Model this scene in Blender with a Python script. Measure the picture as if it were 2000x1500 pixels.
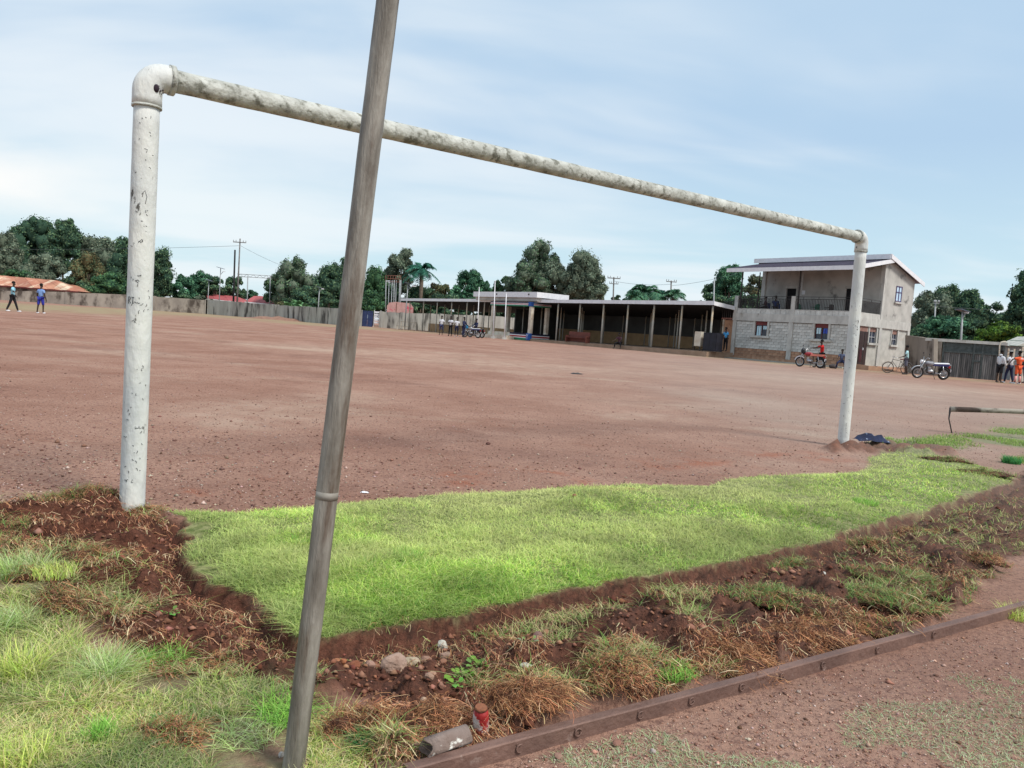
import bpy, math, random
import numpy as np
from mathutils import Vector, Matrix

random.seed(7)
rng = np.random.default_rng(7)
scn = bpy.context.scene
for o in list(bpy.data.objects): bpy.data.objects.remove(o)

# ---------------------------------------------------------------- camera
F = 1500.0; H = 1.2; PIT = math.radians(4.1); ROLL = math.radians(4.05)
M3 = Matrix.Rotation(math.pi/2 - PIT, 3, 'X') @ Matrix.Rotation(ROLL, 3, 'Z')
cd = bpy.data.cameras.new('camera'); cam = bpy.data.objects.new('camera', cd)
scn.collection.objects.link(cam); scn.camera = cam
cd.sensor_width = 36; cd.lens = 27; cd.clip_start = 0.05; cd.clip_end = 6000
cam.matrix_world = Matrix.Translation((0, 0, H)) @ M3.to_4x4()

# ---------------------------------------------------------------- sky and sun (bright, thinly overcast)
SUN_EL, SUN_AZ = math.radians(52), math.radians(125)     # azimuth clockwise from +Y
w = bpy.data.worlds.new('World'); scn.world = w; w.use_nodes = True
nt = w.node_tree; N = nt.nodes; L = nt.links; N.clear()
out = N.new('ShaderNodeOutputWorld')
sky = N.new('ShaderNodeTexSky'); sky.sky_type = 'NISHITA'; sky.sun_disc = False
sky.sun_elevation = SUN_EL; sky.sun_rotation = SUN_AZ
bg1 = N.new('ShaderNodeBackground'); bg1.inputs[1].default_value = 0.1; L.new(sky.outputs[0], bg1.inputs[0])
tc = N.new('ShaderNodeTexCoord')
sep = N.new('ShaderNodeSeparateXYZ'); L.new(tc.outputs['Generated'], sep.inputs[0])
# project the direction onto a cloud layer so clouds flatten towards the horizon
zc = N.new('ShaderNodeMath'); zc.operation = 'MAXIMUM'; zc.inputs[1].default_value = 0.0; L.new(sep.outputs[2], zc.inputs[0])
za = N.new('ShaderNodeMath'); za.operation = 'ADD'; za.inputs[1].default_value = 0.16; L.new(zc.outputs[0], za.inputs[0])
dx = N.new('ShaderNodeMath'); dx.operation = 'DIVIDE'; L.new(sep.outputs[0], dx.inputs[0]); L.new(za.outputs[0], dx.inputs[1])
dy = N.new('ShaderNodeMath'); dy.operation = 'DIVIDE'; L.new(sep.outputs[1], dy.inputs[0]); L.new(za.outputs[0], dy.inputs[1])
cmb = N.new('ShaderNodeCombineXYZ'); L.new(dx.outputs[0], cmb.inputs[0]); L.new(dy.outputs[0], cmb.inputs[1])
mp = N.new('ShaderNodeMapping'); mp.inputs['Location'].default_value = (1.7, 0.35, 0); mp.inputs['Rotation'].default_value = (0, 0, 0.5)
mp.inputs['Scale'].default_value = (0.55, 1.0, 1); L.new(cmb.outputs[0], mp.inputs[0])
n1 = N.new('ShaderNodeTexNoise'); n1.inputs['Scale'].default_value = 0.62; n1.inputs['Detail'].default_value = 5
n1.inputs['Roughness'].default_value = 0.48; n1.inputs['Distortion'].default_value = 0.5; L.new(mp.outputs[0], n1.inputs[0])
cr = N.new('ShaderNodeValToRGB'); cr.color_ramp.elements[0].position = 0.40; cr.color_ramp.elements[1].position = 0.60
cr.color_ramp.elements[0].color = (0.0, 0.0, 0.0, 1); cr.color_ramp.elements[1].color = (1, 1, 1, 1)
cr.color_ramp.interpolation = 'EASE'; L.new(n1.outputs[0], cr.inputs[0])
grad = N.new('ShaderNodeValToRGB'); e = grad.color_ramp.elements
e[0].position = 0.0; e[0].color = (0.43, 0.575, 0.62, 1); e[1].position = 1.0; e[1].color = (0.39, 0.495, 0.60, 1)
m_ = e.new(0.10); m_.color = (0.41, 0.55, 0.62, 1); m_ = e.new(0.24); m_.color = (0.325, 0.45, 0.585, 1)
L.new(zc.outputs[0], grad.inputs[0])
def mixc(a, b, f):
    m = N.new('ShaderNodeMix'); m.data_type = 'RGBA'; L.new(f, m.inputs[0])
    for s_, k in ((a, 6), (b, 7)):
        if isinstance(s_, tuple): m.inputs[k].default_value = s_
        else: L.new(s_, m.inputs[k])
    return m.outputs[2]
cloudf = N.new('ShaderNodeMath'); cloudf.operation = 'MULTIPLY'; cloudf.inputs[1].default_value = 0.85; L.new(cr.outputs[0], cloudf.inputs[0])
nB = N.new('ShaderNodeTexNoise'); nB.inputs['Scale'].default_value = 2.1; nB.inputs['Detail'].default_value = 6; nB.inputs['Distortion'].default_value = 0.8; L.new(mp.outputs[0], nB.inputs[0])
addn = N.new('ShaderNodeMath'); addn.operation = 'MULTIPLY_ADD'; L.new(nB.outputs[0], addn.inputs[0]); addn.inputs[1].default_value = 0.16; L.new(n1.outputs[0], addn.inputs[2])
subn = N.new('ShaderNodeMath'); subn.operation = 'SUBTRACT'; L.new(addn.outputs[0], subn.inputs[0]); subn.inputs[1].default_value = 0.08; L.new(subn.outputs[0], cr.inputs[0])
skyc = mixc(grad.outputs[0], (0.60, 0.645, 0.675, 1), cloudf.outputs[0])
# a bright cumulus bank low on the left
def gauss(dirv, tight, stretch):
    vs = N.new('ShaderNodeVectorMath'); vs.operation = 'SUBTRACT'; L.new(tc.outputs['Generated'], vs.inputs[0]); vs.inputs[1].default_value = dirv
    vm = N.new('ShaderNodeVectorMath'); vm.operation = 'MULTIPLY'; L.new(vs.outputs[0], vm.inputs[0]); vm.inputs[1].default_value = stretch
    n2 = N.new('ShaderNodeTexNoise'); n2.inputs['Scale'].default_value = 7; n2.inputs['Detail'].default_value = 6; L.new(vm.outputs[0], n2.inputs[0])
    ln = N.new('ShaderNodeVectorMath'); ln.operation = 'LENGTH'; L.new(vm.outputs[0], ln.inputs[0])
    a = N.new('ShaderNodeMath'); a.operation = 'MULTIPLY_ADD'; L.new(n2.outputs[0], a.inputs[0]); a.inputs[1].default_value = 0.22; L.new(ln.outputs[1], a.inputs[2])
    mr = N.new('ShaderNodeMapRange'); mr.interpolation_type = 'SMOOTHSTEP'; L.new(a.outputs[0], mr.inputs[0])
    mr.inputs[1].default_value = tight + 0.10; mr.inputs[2].default_value = 0.10; mr.inputs[3].default_value = 0; mr.inputs[4].default_value = 1
    return mr.outputs[0]
def pxdir(px, py): return (M3 @ Vector(((px-1000)/F, (750-py)/F, -1))).normalized()
skyc = mixc(skyc, (0.72, 0.70, 0.68, 1), gauss(tuple(pxdir(-60, 350)), 0.18, (1, 1, 2.6)))
gm = N.new('ShaderNodeMath'); gm.operation = 'MULTIPLY'; gm.inputs[1].default_value = 0.6
L.new(gauss(tuple(pxdir(330, 400)), 0.30, (1, 1, 3.2)), gm.inputs[0])
skyc = mixc(skyc, (0.60, 0.65, 0.665, 1), gm.outputs[0])
bg2 = N.new('ShaderNodeBackground'); bg2.inputs[1].default_value = 1.0; L.new(skyc, bg2.inputs[0])
mixs = N.new('ShaderNodeMixShader'); mixs.inputs[0].default_value = 0.95
L.new(bg1.outputs[0], mixs.inputs[1]); L.new(bg2.outputs[0], mixs.inputs[2]); L.new(mixs.outputs[0], out.inputs[0])
sd = bpy.data.lights.new('sun', 'SUN'); sd.energy = 2.3; sd.angle = math.radians(14); sd.color = (1, 0.95, 0.87)
sun = bpy.data.objects.new('sun', sd); scn.collection.objects.link(sun)
sdir = Vector((math.sin(SUN_AZ)*math.cos(SUN_EL), math.cos(SUN_AZ)*math.cos(SUN_EL), math.sin(SUN_EL)))
sun.rotation_euler = sdir.to_track_quat('Z', 'Y').to_euler()
scn.view_settings.view_transform = 'Standard'; scn.view_settings.look = 'None'
scn.view_settings.exposure = 0.55; scn.view_settings.gamma = 1.0; scn.view_settings.use_curve_mapping = False
scn.render.engine = 'CYCLES'; scn.cycles.max_bounces = 6

# ---------------------------------------------------------------- helpers
def ray(px, py): return M3 @ Vector(((px-1000)/F, (750-py)/F, -1))
def P(px, py, Y):
    v = ray(px, py); return Vector((0, 0, H)) + v*(Y/v.y)
def G(px, py, z=0.0):
    v = ray(px, py); return Vector((0, 0, H)) + v*((z-H)/v.z)
def sstep(a, b, x):
    t = np.clip((x-a)/(b-a), 0, 1); return t*t*(3-2*t)
def gz(x, y): return 0.15*float(sstep(15, 38, y))
def at(px, Y):                       # ground point seen in image column px at distance Y
    a, b = 300.0, 1500.0
    z = gz(0, Y)
    for _ in range(40):
        m = (a+b)/2
        if P(px, m, Y).z > z: a = m
        else: b = m
    return P(px, a, Y)

MATS = {}
def pm(name, c1, c2=None, scale=5, rough=0.8, bump=0.0, bscale=None, metal=0.0, stretch=(1, 1, 1), c3=None, s3=1.0, t3=(0.55, 0.7), detail=6, spec=0.3, pos=(0.35, 0.65), rnd=0.0):
    if name in MATS: return MATS[name]
    m = bpy.data.materials.new(name); m.use_nodes = True; t = m.node_tree; n = t.nodes; l = t.links
    b = n['Principled BSDF']; b.inputs['Roughness'].default_value = rough; b.inputs['Metallic'].default_value = metal
    b.inputs['Specular IOR Level'].default_value = spec
    tcn = n.new('ShaderNodeTexCoord'); mpn = n.new('ShaderNodeMapping'); mpn.inputs['Scale'].default_value = stretch
    l.new(tcn.outputs['Object'], mpn.inputs[0])
    if c2 is None: c2 = tuple(c*0.75 for c in c1)
    nz = n.new('ShaderNodeTexNoise'); nz.inputs['Scale'].default_value = scale; nz.inputs['Detail'].default_value = detail; l.new(mpn.outputs[0], nz.inputs[0])
    r = n.new('ShaderNodeValToRGB'); r.color_ramp.elements[0].position = pos[0]; r.color_ramp.elements[1].position = pos[1]
    r.color_ramp.elements[0].color = (*c2, 1); r.color_ramp.elements[1].color = (*c1, 1); l.new(nz.outputs[0], r.inputs[0])
    col = r.outputs[0]
    if c3 is not None:
        n3 = n.new('ShaderNodeTexNoise'); n3.inputs['Scale'].default_value = s3; n3.inputs['Detail'].default_value = 8; n3.inputs['Roughness'].default_value = 0.62
        mp3 = n.new('ShaderNodeMapping'); mp3.inputs['Scale'].default_value = stretch; mp3.inputs['Location'].default_value = (3.1, 7.7, 1.3); l.new(tcn.outputs['Object'], mp3.inputs[0]); l.new(mp3.outputs[0], n3.inputs[0])
        r3 = n.new('ShaderNodeMapRange'); r3.interpolation_type = 'SMOOTHSTEP'; r3.inputs[1].default_value = t3[0]; r3.inputs[2].default_value = t3[1]; l.new(n3.outputs[0], r3.inputs[0])
        mx = n.new('ShaderNodeMix'); mx.data_type = 'RGBA'; l.new(r3.outputs[0], mx.inputs[0]); l.new(col, mx.inputs[6]); mx.inputs[7].default_value = (*c3, 1); col = mx.outputs[2]
    if rnd:
        oi = n.new('ShaderNodeObjectInfo'); hs = n.new('ShaderNodeHueSaturation'); mr = n.new('ShaderNodeMapRange')
        mr.inputs[3].default_value = 1-rnd; mr.inputs[4].default_value = 1+rnd; l.new(oi.outputs['Random'], mr.inputs[0]); l.new(mr.outputs[0], hs.inputs['Value']); l.new(col, hs.inputs['Color']); col = hs.outputs[0]
    l.new(col, b.inputs['Base Color'])
    if bump:
        nb = n.new('ShaderNodeTexNoise'); nb.inputs['Scale'].default_value = bscale or scale*4; nb.inputs['Detail'].default_value = 5; l.new(mpn.outputs[0], nb.inputs[0])
        bp = n.new('ShaderNodeBump'); bp.inputs['Strength'].default_value = bump; bp.inputs['Distance'].default_value = 0.02; l.new(nb.outputs[0], bp.inputs['Height']); l.new(bp.outputs[0], b.inputs['Normal'])
    MATS[name] = m; return m

def vcmat(name, rough=0.9, trans=0.0, noise=0.25, scale=3.0):
    """material coloured by the mesh's own colour attribute (per leaf / blade), plus a little translucency"""
    m = bpy.data.materials.new(name); m.use_nodes = True; t = m.node_tree; n = t.nodes; l = t.links; n.clear()
    o = n.new('ShaderNodeOutputMaterial'); a = n.new('ShaderNodeAttribute'); a.attribute_name = 'Col'
    nz = n.new('ShaderNodeTexNoise'); nz.inputs['Scale'].default_value = scale; tcn = n.new('ShaderNodeTexCoord'); l.new(tcn.outputs['Object'], nz.inputs[0])
    mr = n.new('ShaderNodeMapRange'); mr.inputs[1].default_value = .3; mr.inputs[2].default_value = .7; mr.inputs[3].default_value = 1-noise; mr.inputs[4].default_value = 1+noise; l.new(nz.outputs[0], mr.inputs[0])
    hs = n.new('ShaderNodeHueSaturation'); l.new(a.outputs[0], hs.inputs['Color']); l.new(mr.outputs[0], hs.inputs['Value'])
    d = n.new('ShaderNodeBsdfPrincipled'); d.inputs['Roughness'].default_value = rough; d.inputs['Specular IOR Level'].default_value = 0.2; l.new(hs.outputs[0], d.inputs['Base Color'])
    if trans:
        tr = n.new('ShaderNodeBsdfTranslucent'); l.new(hs.outputs[0], tr.inputs[0]); mx = n.new('ShaderNodeMixShader'); mx.inputs[0].default_value = trans
        l.new(d.outputs[0], mx.inputs[1]); l.new(tr.outputs[0], mx.inputs[2]); l.new(mx.outputs[0], o.inputs[0])
    else: l.new(d.outputs[0], o.inputs[0])
    return m

def tag(o, label=None, cat=None, group=None, kind=None):
    if label: o['label'] = label
    if cat: o['category'] = cat
    if group: o['group'] = group
    if kind: o['kind'] = kind
    return o
def empty(name, loc, rz=0.0, label=None, cat=None, group=None):
    o = bpy.data.objects.new(name, None); scn.collection.objects.link(o); o.location = loc; o.rotation_euler = (0, 0, rz); o.empty_display_size = 0.3
    return tag(o, label, cat, group)

class MB:
    def __init__(s, off=(0, 0, 0)): s.v = []; s.f = []; s.off = Vector(off); s.sm = []
    def add(s, vs, fs, smooth=False):
        b = len(s.v); s.v += [Vector(v)+s.off for v in vs]; s.f += [[i+b for i in f] for f in fs]; s.sm += [smooth]*len(fs); return s
    def box(s, x0, x1, y0, y1, z0, z1, mat=None):
        vs = [Vector(p) for p in ((x0, y0, z0), (x1, y0, z0), (x1, y1, z0), (x0, y1, z0), (x0, y0, z1), (x1, y0, z1), (x1, y1, z1), (x0, y1, z1))]
        if mat: vs = [mat @ v for v in vs]
        return s.add(vs, [(0, 3, 2, 1), (4, 5, 6, 7), (0, 1, 5, 4), (1, 2, 6, 5), (2, 3, 7, 6), (3, 0, 4, 7)])
    def hexa(s, b4, t4): return s.add(list(b4)+list(t4), [(0, 3, 2, 1), (4, 5, 6, 7), (0, 1, 5, 4), (1, 2, 6, 5), (2, 3, 7, 6), (3, 0, 4, 7)])
    def tube(s, pts, r, n=8, caps=True):
        pts = [Vector(p) for p in pts]; k = len(pts); rs = r if isinstance(r, (list, tuple)) else [r]*k
        vs = []; up = None
        for i, p in enumerate(pts):
            d = (pts[min(i+1, k-1)]-pts[max(i-1, 0)]).normalized()
            if up is None: a = Vector((0, 0, 1)) if abs(d.z) < .9 else Vector((1, 0, 0)); up = d.cross(a).normalized()
            up = (up - d*up.dot(d)).normalized(); q = d.cross(up)
            for j in range(n):
                t = 2*math.pi*j/n; vs.append(p + (up*math.cos(t)+q*math.sin(t))*rs[i])
        fs = [(i*n+j, i*n+(j+1) % n, (i+1)*n+(j+1) % n, (i+1)*n+j) for i in range(k-1) for j in range(n)]
        b0 = len(s.v); s.add(vs, fs, True)
        if caps: s.f += [[b0+i for i in range(n-1, -1, -1)], [b0+(k-1)*n+i for i in range(n)]]; s.sm += [False, False]
        return s
    def ring(s, c, R, r, axis='y', n=20, m=6, a0=0, a1=2*math.pi):
        c = Vector(c); pts = []
        full = abs(a1-a0-2*math.pi) < 1e-6
        for i in range(n+1):
            t = a0+(a1-a0)*i/n
            pts.append(c + (Vector((R*math.cos(t), 0, R*math.sin(t))) if axis == 'y' else Vector((0, R*math.cos(t), R*math.sin(t))) if axis == 'x' else Vector((R*math.cos(t), R*math.sin(t), 0))))
        return s.tube(pts, r, m, not full)
    def ell(s, c, r, n=10, m=7, rot=None):
        c = Vector(c); r = (r, r, r) if isinstance(r, (int, float)) else r; vs = []
        for i in range(m+1):
            a = math.pi*i/m
            for j in range(n):
                t = 2*math.pi*j/n; v = Vector((r[0]*math.sin(a)*math.cos(t), r[1]*math.sin(a)*math.sin(t), r[2]*math.cos(a)))
                vs.append(c + (rot @ v if rot else v))
        return s.add(vs, [(i*n+j, (i+1)*n+j, (i+1)*n+(j+1) % n, i*n+(j+1) % n) for i in range(m) for j in range(n)], True)
    def prism(s, poly, y0, y1, plane='xz'):      # extrude a polygon given in xz (or yz) along the other axis
        k = len(poly)
        if plane == 'xz': vs = [(a, y0, b) for a, b in poly]+[(a, y1, b) for a, b in poly]
        else: vs = [(y0, a, b) for a, b in poly]+[(y1, a, b) for a, b in poly]
        return s.add(vs, [tuple(range(k)), tuple(range(2*k-1, k-1, -1))]+[(i, i+k, (i+1) % k+k, (i+1) % k) for i in range(k)])
    def build(s, name, mat, parent=None, label=None):
        me = bpy.data.meshes.new(name); me.from_pydata([tuple(v) for v in s.v], [], s.f); me.polygons.foreach_set('use_smooth', s.sm)
        me.materials.append(mat); me.update()
        o = bpy.data.objects.new(name, me); scn.collection.objects.link(o)
        if parent: o.parent = parent
        if label: o['label'] = label
        return o

def npmesh(name, V, Fq, mat, col=None, parent=None, smooth=False):
    me = bpy.data.meshes.new(name); k = Fq.shape[1]
    me.vertices.add(len(V)); me.vertices.foreach_set('co', V.astype(np.float32).ravel())
    me.loops.add(Fq.size); me.loops.foreach_set('vertex_index', Fq.astype(np.int32).ravel())
    me.polygons.add(len(Fq)); me.polygons.foreach_set('loop_start', np.arange(0, Fq.size, k, dtype=np.int32))
    if smooth: me.polygons.foreach_set('use_smooth', np.ones(len(Fq), bool))
    if col is not None:
        a = me.color_attributes.new('Col', 'FLOAT_COLOR', 'POINT')
        c4 = np.ones((len(V), 4), np.float32); c4[:, :3] = col; a.data.foreach_set('color', c4.ravel())
    me.update(calc_edges=True); me.materials.append(mat)
    o = bpy.data.objects.new(name, me); scn.collection.objects.link(o)
    if parent: o.parent = parent
    return o

def vn(x, y, s=0):
    xi = np.floor(x).astype(np.int64); yi = np.floor(y).astype(np.int64); fx = x-xi; fy = y-yi
    fx = fx*fx*(3-2*fx); fy = fy*fy*(3-2*fy)
    def h(a, b):
        n = (a*374761393 + b*668265263 + s*1442695041) & 0xffffffff; n = ((n ^ (n >> 13))*1274126177) & 0xffffffff
        return ((n ^ (n >> 16)) & 0xffff)/65535.0
    return (h(xi, yi)*(1-fx)+h(xi+1, yi)*fx)*(1-fy)+(h(xi, yi+1)*(1-fx)+h(xi+1, yi+1)*fx)*fy
def fbm(x, y, o=4, s=0):
    a = 0; k = .5
    for i in range(o): a = a + k*vn(x*2**i+i*17.3, y*2**i-i*9.1, s+i); k *= .5
    return a/(1-.5**o)

# ---------------------------------------------------------------- ground regions (outlines laid on the ground plane)
def gpoly(pts): return np.array([[G(*p).x, G(*p).y] for p in pts])
LAWN = gpoly([(300, 985), (345, 1001), (480, 1003), (560, 996), (640, 990), (830, 968), (1000, 960), (1140, 950), (1380, 948), (1440, 932), (1620, 924), (1700, 916), (1690, 895), (1740, 885), (1830, 892), (1900, 905), (1990, 935), (1930, 960), (1840, 985), (1750, 1012), (1690, 1030), (1640, 1045), (1570, 1072), (1480, 1090), (1400, 1105), (1300, 1125), (1200, 1140), (1090, 1160), (950, 1185), (850, 1208), (760, 1225), (660, 1240), (585, 1240), (530, 1210), (455, 1160), (400, 1125), (365, 1090), (375, 1045), (340, 1010)])
LAWN2 = gpoly([(1660, 871), (1690, 858), (1800, 850), (1880, 846), (1930, 834), (2100, 826), (2500, 845), (2500, 960), (2200, 935), (2010, 908), (1950, 902), (1990, 878), (1920, 866), (1850, 878), (1840, 884), (1750, 880)])
SOIL = gpoly([(-300, 1000), (0, 990), (60, 980), (150, 970), (260, 980), (345, 998), (395, 1040), (430, 1110), (540, 1180), (590, 1205), (660, 1210), (850, 1175), (1090, 1135), (1400, 1078), (1640, 1022), (1840, 968), (1930, 942), (2000, 922), (2200, 890), (2300, 1000), (2060, 1060), (1930, 1105), (1860, 1190), (1780, 1225), (1640, 1280), (1500, 1312), (1300, 1370), (1100, 1440), (900, 1500), (760, 1510), (700, 1400), (640, 1370), (560, 1355), (450, 1330), (330, 1320), (250, 1280), (100, 1215), (60, 1150), (0, 1090), (-300, 1100)])
REDM = gpoly([(1610, 872), (1700, 868), (1850, 880), (1860, 892), (1800, 895), (1700, 884), (1620, 886)])
GLEFT = gpoly([(-400, 1040), (0, 1060), (60, 1120), (100, 1200), (250, 1265), (450, 1315), (640, 1350), (700, 1400), (760, 1480), (770, 1560), (760, 2300), (-2500, 2300), (-1500, 1200)])
def inpoly(x, y, pl):
    r = np.zeros(x.shape, bool); j = len(pl)-1
    for i in range(len(pl)):
        xi, yi = pl[i]; xj, yj = pl[j]
        c = ((yi > y) != (yj > y)) & (x < (xj-xi)*(y-yi)/((yj-yi) if abs(yj-yi) > 1e-9 else 1e-9)+xi)
        r ^= c; j = i
    return r
def sdist(x, y, pl):
    d = np.full(x.shape, 1e9)
    for i in range(len(pl)):
        a = pl[i-1]; b = pl[i]; e_ = b-a; L2 = (e_**2).sum()
        t = np.clip(((x-a[0])*e_[0]+(y-a[1])*e_[1])/L2, 0, 1)
        d = np.minimum(d, (x-a[0]-t*e_[0])**2+(y-a[1]-t*e_[1])**2)
    d = np.sqrt(d); return np.where(inpoly(x, y, pl), -d, d)
def wob(x, y, a, f, s=3): return x+(fbm(x*f, y*f, 3, s)-.5)*a, y+(fbm(x*f, y*f, 3, s+9)-.5)*a
def regions(x, y):
    """masks and height of the ground at world x, y"""
    near = (y < 26) & (y > -3) & (np.abs(x) < 22)
    sl = np.full(x.shape, 9.0); s2 = sl.copy(); so = sl.copy(); rm = sl.copy(); gl = sl.copy()
    xn, yn = x[near], y[near]
    wx, wy = wob(xn, yn, .16, 4); wx, wy = wob(wx, wy, .07, 15, 13); sl[near] = sdist(wx, wy, LAWN)
    wx, wy = wob(xn, yn, .6, 1.2, 5); s2[near] = sdist(wx, wy, LAWN2)
    wx, wy = wob(xn, yn, .25, 3, 7); so[near] = sdist(wx, wy, SOIL); rm[near] = sdist(wx, wy, REDM)
    wx, wy = wob(xn, yn, .35, 2.5, 11); gl[near] = sdist(wx, wy, GLEFT)
    lawn = sstep(.01, -.03, sl); lawn2 = sstep(.1, -.5, s2); soil = sstep(.04, -.05, so)*(1-lawn); red = sstep(.05, -.08, rm); gleft = sstep(.05, -.15, gl)*(1-lawn)
    z = 0.15*sstep(15, 38, y)
    z = z+.035*sstep(.03, -.35, sl)*(1+.4*(fbm(x*3, y*3, 3, 21)-.5))
    cut = sstep(.0, .035, sl)*sstep(.55, .12, sl)*sstep(.06, -.06, so)
    clod = fbm(x*8, y*8, 5, 31); clod2 = fbm(x*24, y*24, 4, 41)
    edge_ = sstep(.02, .22, sl); stone_bed = np.exp(-(((x+.42)/.42)**2+((y-2.78)/.22)**2)**2)
    z = z+soil*(-.075*cut+(.085*(sstep(.4, .8, clod))*edge_*(1-.8*stone_bed)+.05*(clod2-.42)*(.25+.75*edge_)*(1-.5*stone_bed)))
    z = z+red*.11*sstep(.3, .7, fbm(x*7, y*7, 5, 51)); z = z+gleft*.03*(fbm(x*4, y*4, 3, 61)-.3)*(1-soil)
    z = z+lawn*.012*(clod2-.5)
    base = np.array([-2.18, 4.44]); dd = np.hypot(x-base[0], y-base[1]); z = z+soil*.05*sstep(.45, .1, dd)
    fr = 1-np.clip(lawn+soil, 0, 1)
    z = z+fr*.006*(fbm(x*9, y*9, 3, 71)-.5)*sstep(12, 6, y)
    return z, dict(lawn=lawn, lawn2=lawn2, soil=soil, red=red, gleft=gleft, clod=clod, sl=sl, so=so)
def gh(x, y):
    z, _ = regions(np.array([float(x)]), np.array([float(y)])); return float(z[0])

def axis(segs):
    r = [segs[0][0]]
    for a, b, st in segs: k = max(1, int(round((b-a)/st))); r += list(a+(b-a)*(np.arange(k)+1)/k)
    return np.array(r)
xs = axis([(-1500, -300, 200), (-300, -60, 20), (-60, -12, 4), (-12, -5, .35), (-5, -2.3, .045), (-2.3, 2.7, .016), (2.7, 8, .045), (8, 14, .3), (14, 60, 4), (60, 300, 20), (300, 1500, 200)])
ys = axis([(-300, -10, 30), (-10, 0, 1), (0, 1.6, .1), (1.6, 4.8, .016), (4.8, 9, .04), (9, 14, .12), (14, 30, .8), (30, 80, 3), (80, 300, 20), (300, 2500, 200)])
X, Y_ = np.meshgrid(xs, ys); X = X.ravel(); Y_ = Y_.ravel()
Z, RM = regions(X, Y_)
nx, ny = len(xs), len(ys); ii, jj = np.meshgrid(np.arange(nx-1), np.arange(ny-1)); i0 = (jj*nx+ii).ravel()
FQ = np.stack([i0, i0+1, i0+nx+1, i0+nx], 1)

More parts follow.
